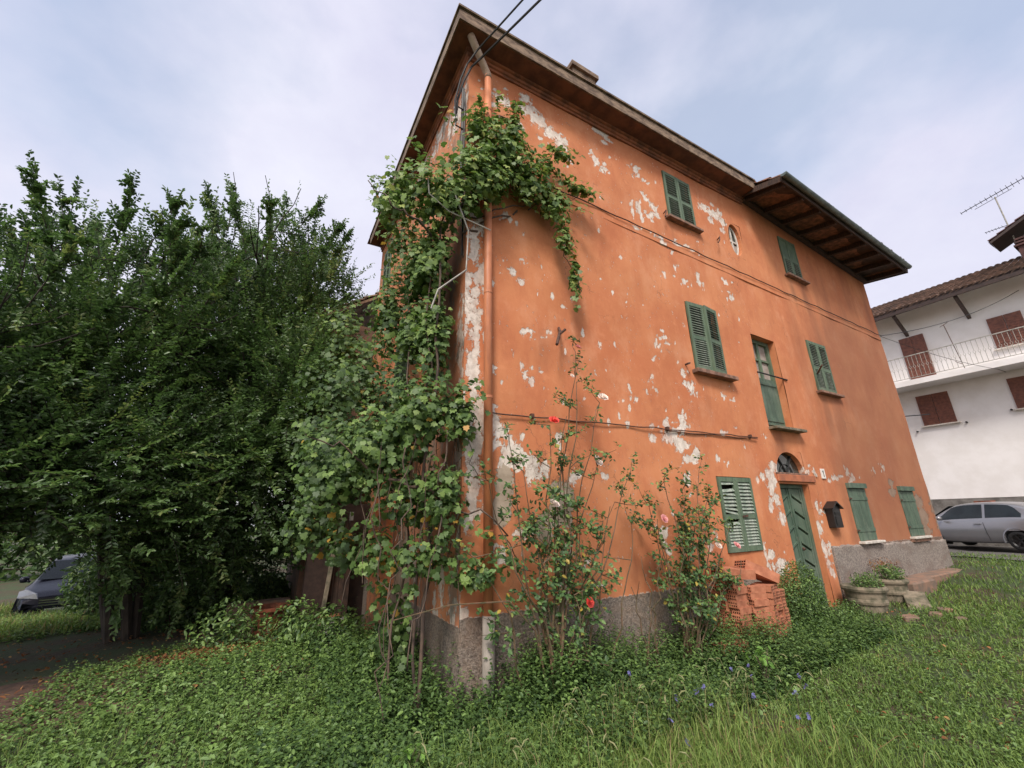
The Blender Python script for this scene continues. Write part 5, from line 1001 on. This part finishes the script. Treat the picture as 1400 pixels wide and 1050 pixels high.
# the 300 leaves that show largest are parts of their own
camp = V3(-1.8, -4.2, 0); key = np.argsort(np.linalg.norm(Pn-camp, axis=1)/Sn)[:300]; rest = np.setdiff1d(np.arange(len(Pn)), key)
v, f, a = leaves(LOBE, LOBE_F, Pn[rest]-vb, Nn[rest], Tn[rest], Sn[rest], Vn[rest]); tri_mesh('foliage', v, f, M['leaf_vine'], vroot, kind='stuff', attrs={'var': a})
lms = []
for k in range(6):
    me = bpy.data.meshes.new('leaf'); me.from_pydata([tuple(q) for q in LOBE*np.array([1, 1+.05*(k % 3), 1+.5*(k % 2)])], [], [tuple(q) for q in LOBE_F]); me.materials.append(M['leaf_vine'])
    me.attributes.new('var', 'FLOAT', 'POINT').data.foreach_set('value', np.full(13, (.2, .35, .5, .65, .8, .45)[k], np.float32)); lms.append(me)
for i in key:
    N_ = norm(Nn[i]); X_ = norm(Tn[i]-N_*np.dot(Tn[i], N_)); Y_ = np.cross(N_, X_); p = Pn[i]-vb; s_ = Sn[i]
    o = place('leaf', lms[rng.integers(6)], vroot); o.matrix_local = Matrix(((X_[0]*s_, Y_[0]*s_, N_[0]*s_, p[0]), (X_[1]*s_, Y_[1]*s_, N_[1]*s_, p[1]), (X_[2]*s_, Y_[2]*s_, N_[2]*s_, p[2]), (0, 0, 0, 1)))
def wander(a, b, n, amp, rd):
    a, b = np.array(a, float), np.array(b, float); pts = [a]; off = np.zeros(3)
    for k in range(1, n+1): off = off*.7+rd.normal(0, amp, 3); pts.append(a+(b-a)*k/n+off*math.sin(math.pi*k/n)**.5 if k < n else b)
    return [tuple(p) for p in pts]
rd = np.random.default_rng(5)
for st, en, r0, r1 in (((-.12, .1, -.1), (.0, .12, 5.6), .020, .012), ((-.15, .1, -.1), (-.1, .25, 5.0), .015, .010), ((-.3, .4, -.1), (-.25, .9, 4.6), .013, .008), ((.0, .0, 5.2), (.7, -.08, 6.9), .018, .008), ((.2, .1, 5.2), (1.5, -.05, 6.3), .016, .007), ((.1, .1, 5.4), (2.3, -.15, 6.52), .013, .004), ((.1, 0, 5.7), (1.0, -.1, 7.6), .013, .005),
                      ((-.1, .1, 4.9), (-1.0, .1, 5.5), .016, .006), ((0, 0, 1.9), (-1.3, .2, 2.5), .02, .006), ((1.4, -.1, 6.2), (1.85, -.2, 4.65), .009, .004), ((0, -.1, 2.6), (-.3, -.1, .5), .008, .006), ((-.4, .0, 2.4), (-.45, -.1, .1), .007, .005), ((-.55, .2, 2.2), (-.5, .1, .3), .006, .005), ((.1, -.1, 1.8), (.9, -.2, 1.2), .01, .004)):
    mb = MB(); pts = wander(st, en, 16, .05, rd); mb.tube(pts, [r0+(r1-r0)*k/16 for k in range(17)], 6); mb.build('stem', M['vine_bark'], vroot, smooth=True)
mb = MB(); mb.tube([tuple(np.array(p)-vb) for p in ((-.62, -.25, 3.95), (-.60, -.28, 3.65), (-.35, -.3, 3.48), (.2, -.3, 3.42))], .009, 5); mb.tube([tuple(np.array(p)-vb) for p in ((-.30, -.3, 3.8), (-.1, -.3, 3.3), (-.12, -.3, 2.75), (-.45, -.3, 2.4), (-.52, -.3, 2.15))], .010, 5); mb.build('bare_tendril', M['conc_pale'], vroot)
for i in range(26):                                   # hanging dry stems under the lower mass
    x, y, z = -.9+1.0*rd.random(), -.15+.5*rd.random(), .4+.8*rd.random(); mb = MB(); L_ = rd.uniform(.6, 1.8)
    mb.tube([tuple(np.array(q)-vb) for q in wander((x, y, z), (x+rd.normal(0, .12), y, max(-1.7, z-L_)), 8, .03, rd)], .004, 4); mb.build('dry_stem', M['vine_bark'], vroot)
# ivy and shade plants at the foot of the left wall
for (x, y, s_, lb) in ((-.35, 1.1, .42, 'leafy climber base at the left wall near the corner'), (-.75, 2.6, .42, 'dark leafy clump beside the lean-to pier'), (-1.15, 3.4, .45, 'dark clump of weeds left of the pale bucket'), (-2.0, 3.9, .5, 'dark clump of weeds before the terracotta pot')):
    shrub('leafy_clump', (x, y, -1.8), (x, y, -1.45), (s_, s_, .38), 900, M['leaf_ground'], lb, (.05, .09), 'plant', None, 0)

# rose bushes
def bloom_mesh(name, mat):
    mb = MB(); rr = random.Random(3)
    for ring, (n, r_, h_, tl) in enumerate(((3, .16, .42, .1), (5, .26, .40, .25), (6, .38, .33, .55), (7, .50, .22, .9))):
        for k in range(n):
            a = 2*math.pi*k/n+ring*.5+rr.uniform(-.15, .15); w_ = .42/(1+.25*(3-ring)); c, s = math.cos(a), math.sin(a); c1, s1 = math.cos(a-w_*1.3), math.sin(a-w_*1.3); c2, s2 = math.cos(a+w_*1.3), math.sin(a+w_*1.3)
            mb.add([(0, 0, 0), (c1*r_*.7, s1*r_*.7, h_*.55), (c1*r_*1.0, s1*r_*1.0, h_*.85), (c*r_*(1+.15*tl), s*r_*(1+.15*tl), h_*(1.05-.3*tl)), (c2*r_, s2*r_, h_*.85), (c2*r_*.7, s2*r_*.7, h_*.55), (c*r_*.85, s*r_*.85, h_*.5)], [(0, 1, 6), (1, 2, 6), (2, 3, 6), (3, 4, 6), (4, 5, 6), (5, 0, 6)])
    me = bpy.data.meshes.new(name); me.from_pydata(mb.v, [], mb.f); me.materials.append(mat); me.polygons.foreach_set('use_smooth', [True]*len(me.polygons)); me.update(); return me
BM = {k: bloom_mesh('bloom', M['rose_'+k]) for k in ('red', 'white', 'pink')}
def rose(name, base, tips, blooms, label, seed, nleaf=26, twigs=5, dens=1.0):
    rd = np.random.default_rng(seed); root = empty(name, base, label, 'rose bush'); b = np.array(base); P, N, T, S = [], [], [], []
    for tp in tips:
        e = np.array(tp)-b; st = rd.normal(0, .07, 3)*V3(1, .5, 0)+V3(0, 0, -.08)
        pts = wander(st, e, 10, .035, rd); mb = MB(); r0 = .011+.003*rd.random(); mb.tube(pts, [r0*(1-.7*k/10) for k in range(11)], 5)
        pts = np.array(pts)
        for k in range(twigs):
            j = rd.integers(4, 11); p = pts[j]; d = norm(rd.normal(size=3)*V3(1, .6, .5)+V3(0, 0, .6)); L_ = rd.uniform(.10, .34); q = p+d*L_
            mb.tube([tuple(p), tuple((p+q)/2+rd.normal(0, .015, 3)), tuple(q)], [.005, .004, .002], 4)
            for m_ in range(int(nleaf*dens/5)):
                t_ = rd.uniform(.3, 1.15); cpos = p+d*L_*t_; ax = norm(rd.normal(size=3)+V3(0, -.3, .2)); 
                for l_ in range(5): P.append(cpos+ax*(.022*l_)+rd.normal(0, .006, 3)); sd = norm(np.cross(ax, rd.normal(size=3))); T.append((sd*(1 if l_ % 2 else -1)+ax*.5) if l_ < 4 else ax); N.append(V3(0, -.5, .7)+rd.normal(0, .45, 3)); S.append(rd.uniform(.036, .064))
        mb.build('cane', M['rose_cane'], root)
    if P:
        v, f, a = leaves(OVAL*np.array([1, 1.35, 1]), OVAL_F, np.array(P), np.array(N), np.array(T), np.array(S)); tri_mesh('foliage', v, f, M['leaf_rose'], root, kind='stuff', attrs={'var': a})
    for (x, y, z, s_, col_) in blooms:
        o = place('bloom', BM[col_], root, loc=tuple(np.array((x, y, z))-b)); o.scale = (s_, s_, s_); o.rotation_euler = (R(55+rd.uniform(-25, 20)), R(rd.uniform(-25, 25)), 0); o['label'] = {'red': 'coral red rose bloom', 'white': 'cream white rose bloom', 'pink': 'pale pink rose bloom'}[col_]
    return root
rose('rose_bush', (.78, -.42, -1.70), [(1.32, -.42, 1.95), (1.62, -.45, 1.32), (.88, -.42, .98), (1.30, -.42, 1.55), (1.50, -.45, .55), (2.02, -.45, .50), (.80, -.42, .1), (.35, -.42, .75), (.12, -.4, .35), (.50, -.45, .45), (1.25, -.4, -.1), (1.75, -.42, .15), (1.05, -.42, .7), (.62, -.42, -.2), (.95, -.4, .3), (1.1, -.45, 1.1), (-.02, -.38, -.35), (1.55, -.42, -.05)],
     [(1.34, -.44, 2.00, .10, 'pink'), (1.65, -.47, 1.38, .135, 'white'), (.90, -.47, 1.02, .115, 'red'), (1.49, -.47, .60, .125, 'white'), (.83, -.5, .12, .11, 'white'), (1.20, -.47, 1.60, .05, 'white')], 'tallest rose bush with cream and coral blooms against the left part of the wall', 21, 26, 7, 1.0)
rose('rose_bush', (1.12, -.5, -1.70), [(1.20, -.5, -.80), (1.02, -.5, -.75), (1.35, -.5, -.55), (1.6, -.5, .1), (1.9, -.5, -.1)], [(1.16, -.56, -.82, .095, 'red')], 'small rose shoot with one low coral bloom right of the tallest bush', 22, 20, 3, .8)
rose('rose_bush', (2.72, -.42, -1.68), [(2.42, -.42, -.05), (2.62, -.42, .40), (2.95, -.42, .30), (3.30, -.42, .42), (3.45, -.42, .05), (3.75, -.45, -.2), (3.6, -.4, -.55), (2.85, -.42, -.1), (3.1, -.42, -.1), (2.5, -.42, -.4), (3.2, -.42, -.5), (3.9, -.45, -.6), (2.3, -.42, .1), (2.9, -.4, .1), (3.5, -.4, .25)],
     [(2.44, -.50, -.05, .10, 'pink'), (3.42, -.48, -.40, .09, 'white'), (3.84, -.46, -.42, .10, 'pink'), (2.62, -.48, .0, .05, 'white')], 'bushy rose with pale pink blooms left of the broken louvred shutter', 23, 28, 7, 1.1)
rose('bare_rose_shoot', (2.05, -.45, -1.68), [(2.05, -.45, -.45), (1.85, -.45, -.75), (2.35, -.45, -.55), (2.2, -.45, -.9)], [], 'bare brown leafless shoot between the two rose bushes', 24, 0, 2, 0)
mb = MB(); mb.tube([(.70, -.45, -1.5), (.55, -.5, -1.0), (.25, -.55, -.72), (-.3, -.5, -.70), (-.75, -.4, -.78)], [.010, .009, .008, .006, .004], 5); tag(mb.build('arching_cane', M['rose_cane']), 'long dark rose cane arching left across the drainpipe', 'rose cane')
shrub('doorway_bush', (5.45, -.32, -1.65), (5.42, -.32, -1.22), (.52, .26, .52), 6500, M['leaf_ground'], 'dense small-leaved bush growing in front of the green door', (.022, .045), 'bush', None, 0, .5, 12, .005)
shrub('doorway_weed', (6.1, -.55, -1.65), (6.05, -.52, -1.5), (.6, .25, .22), 1500, M['leaf_ground'], 'low weeds at the foot of the doorstep', (.02, .045), 'plant', None, 0, .5, 8, .004)
for pl, nm, lf in ((PL1, 'trailing green plant spilling over the near edge of the larger planter', 'leaf_ground'), (PL2, 'mixed greenery with straw-coloured stems in the second planter', 'leaf_ground')):
    x, y, z = pl.location; shrub('potted_plant', (x, y, z+.42), (x-.05, y-.08, z+.55), (.27, .22, .14), 700, M[lf], nm, (.025, .05), 'plant', None, 0, .5, 6, .004)
shrub('dry_stalks', (8.3, -.3, -1.2), (8.5, -.26, -.98), (.35, .2, .14), 260, M['litter'], 'straw-coloured dead flower heads behind the second planter', (.02, .045), 'plant', None, 0, .5, 14, .004)
shrub('bright_weed', (2.95, -1.1, -1.65), (2.95, -1.12, -1.42), (.20, .12, .12), 26, M['leaf_weed'], 'pale bright green sprig standing out in front of the second rose bush', (.06, .09), 'plant', None, 0, .8, 4, .004)
shrub('bright_weed', (-.75, -.9, -1.75), (-.75, -.92, -1.5), (.14, .12, .08), 16, M['leaf_weed'], 'bright green sprig in the ground cover left of the drainpipe', (.05, .08), 'plant', None, 0, .8, 3, .004)

# weeds and ground cover (uncountable)
def patchy(x, y, s=1.0, ph=0.0): return .5+.25*np.sin(x*2.1*s+ph)+.25*np.sin(y*2.7*s+x*.8+ph*2)
def weeds(name, X, Y, H_, per, size, label, leaf, var0=.4, spread=.06):
    n = len(X); base = np.stack([X, Y, gh(X, Y)], 1); lean = rng.normal(0, .22, (n, 2)); k = per; t_ = (np.arange(k)+.6)/k
    P = base[:, None]+np.stack([lean[:, 0:1]*H_[:, None]*t_, lean[:, 1:2]*H_[:, None]*t_, H_[:, None]*t_], -1)+rng.normal(0, .012, (n, k, 3))
    a = rng.random((n, 1))*6.28+np.arange(k)[None]*1.62+rng.normal(0, .3, (n, k)); T = np.stack([np.cos(a), np.sin(a), rng.normal(.05, .25, (n, k))], -1)
    N = np.stack([rng.normal(0, .35, (n, k)), rng.normal(-.1, .35, (n, k)), np.ones((n, k))], -1)
    S = rng.uniform(size[0], size[1], (n, k))*(1.15-.6*t_)[None]; var = np.clip(var0+rng.normal(0, .16, (n, 1))+.25*(t_-.5)[None]+rng.normal(0, .08, (n, k)), 0, 1)
    v, f, at = leaves(OVAL*np.array([1, 1.15, 1.2]), OVAL_F, P.reshape(-1, 3), N.reshape(-1, 3), T.reshape(-1, 3), S.ravel(), var.ravel())
    return tag(tri_mesh(name, v, f, leaf, attrs={'var': at}), label, 'plants', kind='stuff')
n = 5200; X = rng.uniform(-1.6, 6.0, n); Y = -.03-rng.random(n)**1.1*(1.35-.04*X); H_ = np.clip(rng.normal(.34, .09, n)*(1.15-.45*(-Y)/1.3)*(.75+.5*patchy(X, Y)), .06, .5)*np.where(X > 4.2, .7, 1)*np.where((X > 1.2) & (X < 1.9), 1.25, 1)*np.where((X > -.5) & (X < .5), .7, 1)
k_ = ((Y < 0) | (X < 0)); weeds('undergrowth', X[k_], Y[k_], H_[k_], 11, (.035, .065), 'dense dark green nettle-like weeds along the foot of the wall', M['leaf_ground'], .33)
n = 11500; X = rng.uniform(-5.2, .6, n); Y = rng.uniform(-1.9, 4.6, n)
edge = -4.05+.38*(Y-1.9)+.2*np.sin(Y*3); k_ = (X > edge) & ((X < -.05) | (Y < -.05)) & (Y < 4.0+.2*np.sin(X*4)) & ~((X+2.15)**2/.5+(Y-3.55)**2/.05 < 1)
X, Y = X[k_], Y[k_]; H_ = np.clip(rng.normal(.13, .05, len(X))*(.6+.8*patchy(X, Y, 1.3)), .03, .3)
weeds('ground_cover', X, Y, H_, 8, (.03, .058), 'low carpet of mint-like leaves left of the house', M['leaf_ground'], .52)
n = 20000; X = rng.uniform(0, 9, n); Y = rng.uniform(-3.2, 3.5, n); k_ = (X > 2.5) & (Y < -.9) & (rng.random(n) < np.clip(1.4-X*.09, .1, 1)); X, Y = X[k_], Y[k_]
weeds('lawn_weeds', X, Y, np.clip(rng.normal(.04, .015, len(X)), .01, .09), 5, (.02, .05), 'small broad-leaved weeds scattered through the lawn', M['leaf_ground'], .62)
n = 750; X = np.concatenate([rng.normal(1.3, .5, n//3), rng.normal(.85, .12, n//3), rng.uniform(2.4, 5.3, n-2*(n//3))]); Y = -.08-.55*rng.random(n)
weeds('tall_weeds', X, Y, np.clip(rng.normal(.46, .12, n), .2, .75), 16, (.04, .075), 'taller leafy weeds standing against the wall between the rose bushes', M['leaf_ground'], .36)
n = 900; X = -.1-.9*rng.random(n)**1.3; Y = rng.uniform(-.3, 2.6, n); weeds('side_weeds', X, Y, np.clip(rng.normal(.36, .12, n), .12, .7), 12, (.04, .075), 'leafy weeds along the foot of the left wall', M['leaf_ground'], .34)
n = 700; X = rng.uniform(-3.4, 3.5, n); Y = rng.uniform(-1.6, 3.4, n); k_ = ((X < -.1) | (Y < -.25)) & (X > -3.6+.3*Y); X, Y = X[k_], Y[k_]
weeds('broad_weeds', X, Y, np.clip(rng.normal(.17, .07, len(X)), .06, .4), 8, (.05, .10), 'larger pale-leaved weeds rising out of the ground cover', M['leaf_ground'], .78)
n = 2600; X = rng.uniform(-8.5, -3.2, n); Y = rng.uniform(6.6, 11.2, n); weeds('far_ground_cover', X, Y, np.clip(rng.normal(.14, .05, n), .03, .3), 7, (.05, .09), 'low weeds under the trees before the dark car', M['leaf_ground'], .6)

def grass(name, X, Y, H_, W_, label, mat, var0=.5, bend=.5, kind='stuff', vs=.2):
    n = len(X); b = np.stack([X, Y, gh(X, Y)-.01], 1); a = rng.random(n)*6.28; d = np.stack([np.cos(a), np.sin(a), np.zeros(n)], 1); bd = np.abs(rng.normal(bend, .25, n))[:, None]; s_ = np.stack([-np.sin(a), np.cos(a), np.zeros(n)], 1)*W_[:, None]/2; H2 = H_[:, None]; up = V3(0, 0, 1)
    tw = rng.normal(0, .4, (n, 1)); s2 = s_*np.cos(tw)+d*W_[:, None]/2*np.sin(tw)
    p1 = b+up*H2*.5+d*H2*bd*.18; p2 = b+up*H2*.85+d*H2*bd*.5; p3 = b+up*H2*(1.0-.12*bd)+d*H2*bd*.95
    V = np.stack([b-s_*.8, b+s_*.8, p1+s2, p1-s2, p2+s2*.7, p2-s2*.7, p3], 1).reshape(-1, 3)
    F = np.array([(0, 1, 2), (0, 2, 3), (3, 2, 4), (3, 4, 5), (5, 4, 6)]); F = (F[None]+(np.arange(n)*7)[:, None, None]).reshape(-1, 3)
    clump = np.sin(X*1.7+Y*.6)*.5+np.sin(Y*2.3-X)*.5; var = np.repeat(np.clip(var0+clump*.12+rng.normal(0, vs, n), 0, 1), 7)
    return tag(tri_mesh(name, V, F, mat, attrs={'var': var}), label, 'grass', kind=kind)
def dirt(x, y): return np.sin(x*1.9+.6)*np.sin(y*2.3+x*.5)+.5*np.sin(x*4.3-y*3.1)+.4*np.sin(x*9.1+y*7.7)
# lawn, thinning with distance
n = 215000; th = rng.uniform(R(20), R(112), n); d = 3.3*(24/3.3)**(rng.random(n)**1.15); X = -1.8+d*np.sin(th); Y = -4.2+d*np.cos(th)
k_ = (X > .2) & (X < 21) & (Y < -.12-.9*(X < 6)*np.clip(1.2-X*.08, 0, 1)) & (Y > -14); k2 = (X > 12.9) & (X < 17) & (Y < 6)
k_ = (k_ | k2) & ((dirt(X, Y) < .55) | (rng.random(n) < .25)); X, Y, d = X[k_], Y[k_], d[k_]
X, Y, d = X[X < 16.2], Y[X < 16.2], d[X < 16.2]
grass('lawn_grass', X, Y, np.clip(rng.normal(.055, .018, len(X)), .02, .12)*(1+.3*(d > 9)), .0035+.0007*d, 'short mown grass on the slope before the house', M['grass'], .42, .8)
# long grass close to the viewer
n = 20000; X = rng.uniform(-2.8, 2.4, n); Y = rng.uniform(-3.2, -.75, n); k_ = rng.random(n) < np.clip(1.25-np.abs(X-.1)/1.9, .08, 1); X, Y = X[k_], Y[k_]
grass('long_grass', X, Y, np.clip(rng.normal(.20, .06, len(X)), .06, .42), rng.uniform(.003, .0065, len(X)), 'long pale green grass tangled in the foreground', M['grass'], .60, .75)
n = 9000; X = rng.uniform(-3.8, 1.5, n); Y = rng.uniform(-2.6, 1.5, n); k_ = (X < -.1) | (Y < -.2); X, Y = X[k_], Y[k_]
grass('sparse_grass', X, Y, np.clip(rng.normal(.16, .05, len(X)), .05, .3), rng.uniform(.0025, .005, len(X)), 'sparse grass blades among the ground cover at left', M['grass'], .5, .6)
n = 30000; X = rng.uniform(-12, 0, n); Y = rng.uniform(6.9, 14, n); grass('far_grass', X, Y, np.clip(rng.normal(.16, .05, n), .05, .3), np.full(n, .012), 'bright grass beyond the tree trunks before the dark car', M['grass'], .7, .5)
# seed heads
mb = MB(); rd = np.random.default_rng(9)
for i in range(60):
    x, y = rd.uniform(-.8, 3.2), rd.uniform(-1.8, -.95); z = ghf(x, y); h_ = rd.uniform(.25, .42); a = rd.random()*6.28; e = (x+.12*math.cos(a), y+.12*math.sin(a), z+h_)
    mb.tube([(x, y, z), (x+.03*math.cos(a), y+.03*math.sin(a), z+h_*.6), e], .0018, 3); mb.tube([e, (e[0]+.035*math.cos(a), e[1]+.035*math.sin(a), e[2]-.005), (e[0]+.06*math.cos(a), e[1]+.06*math.sin(a), e[2]-.03)], [.003, .006, .002], 5)
sh_ = mb.build('seed_heads', simple('seed_head', (.26, .24, .12), (.18, .2, .08), 20, .8, 0)); tag(sh_, 'green bristly seed heads standing above the long grass', 'grass', kind='stuff')
# dead leaves on the lawn
n = 5200; th = rng.uniform(R(20), R(112), n); d = 3.3*(20/3.3)**rng.random(n); X = -1.8+d*np.sin(th); Y = -4.2+d*np.cos(th); k_ = (X > .8) & (Y < -.9+.05*X) & (X < 15) & ((dirt(X, Y) > .35) | (rng.random(n) < .18)); X, Y = X[k_], Y[k_]; n = len(X)
P = np.stack([X, Y, gh(X, Y)+rng.uniform(.012, .05, n)], 1); v, f, a = leaves(OVAL*np.array([1, 1.3, 1.8]), OVAL_F, P, rng.normal(0, .4, (n, 3))+V3(0, 0, 1), rng.normal(size=(n, 3)), rng.uniform(.02, .05, n)); tag(tri_mesh('leaf_litter', v, f, M['litter'], attrs={'var': a}), 'brown dead leaves and dry patches scattered over the lawn', 'leaves', kind='stuff')
n = 2600; X = np.concatenate([rng.normal(-2.15, .5, n//2), rng.uniform(-6, -1.0, n-n//2)]); Y = np.concatenate([rng.normal(3.55, .16, n//2), rng.uniform(2.0, 6.5, n-n//2)])
P = np.stack([X, Y, gh(X, Y)+rng.uniform(.01, .07, n)], 1); v, f, a = leaves(OVAL, OVAL_F, P, rng.normal(0, .4, (n, 3))+V3(0, 0, 1), rng.normal(size=(n, 3)), rng.uniform(.03, .07, n)); tag(tri_mesh('leaf_litter', v, f, M['litter'], attrs={'var': a}), 'brown leaf litter heaped under the trees at left', 'leaves', kind='stuff')
# blue flowers in the foreground grass
fm = MB()
for k in range(6):
    a = k*math.pi/3; c, s = math.cos(a), math.sin(a); c2, s2 = math.cos(a+.35), math.sin(a+.35); c1, s1 = math.cos(a-.35), math.sin(a-.35); fm.add([(0, 0, 0), (c1*.6, s1*.6, .3), (c, s, .25), (c2*.6, s2*.6, .3)], [(0, 1, 2, 3)])
fme = bpy.data.meshes.new('bloom'); fme.from_pydata(fm.v, [], fm.f); fme.materials.append(M['blue_petal']); fme.update()
ste = MB(); ste.tube([(0, 0, -.28), (.01, 0, -.12), (0, 0, 0)], .002, 3); sme = bpy.data.meshes.new('stem'); sme.from_pydata(ste.v, [], ste.f); sme.materials.append(M['rose_cane']); sme.update()
for i, (x, y, h_) in enumerate(((1.15, -1.05, .42), (1.05, -1.55, .30), (.98, -1.75, .26), (1.5, -1.45, .34), (1.62, -1.42, .34), (1.52, -1.55, .28), (2.25, -1.25, .34), (2.35, -1.38, .30), (2.6, -1.2, .32), (2.7, -1.65, .24), (2.15, -1.95, .2), (1.9, -2.0, .26), (2.9, -1.5, .26), (1.35, -1.35, .3), (2.45, -1.7, .24), (2.0, -1.6, .26))):
    f_ = empty('blue_flower', (x, y, ghf(x, y)+h_), 'small violet-blue flower head on a thin stalk in the foreground grass', 'flower', 'violet-blue flowers in the foreground grass')
    for q in range(3): o = place('bloom', fme, f_, loc=(rd.normal(0, .008), rd.normal(0, .008), -.012*q)); o.scale = (.017, .017, .017); o.rotation_euler = (R(rd.uniform(10, 70)), R(rd.uniform(-30, 30)), rd.random()*6)
    place('stem', sme, f_)
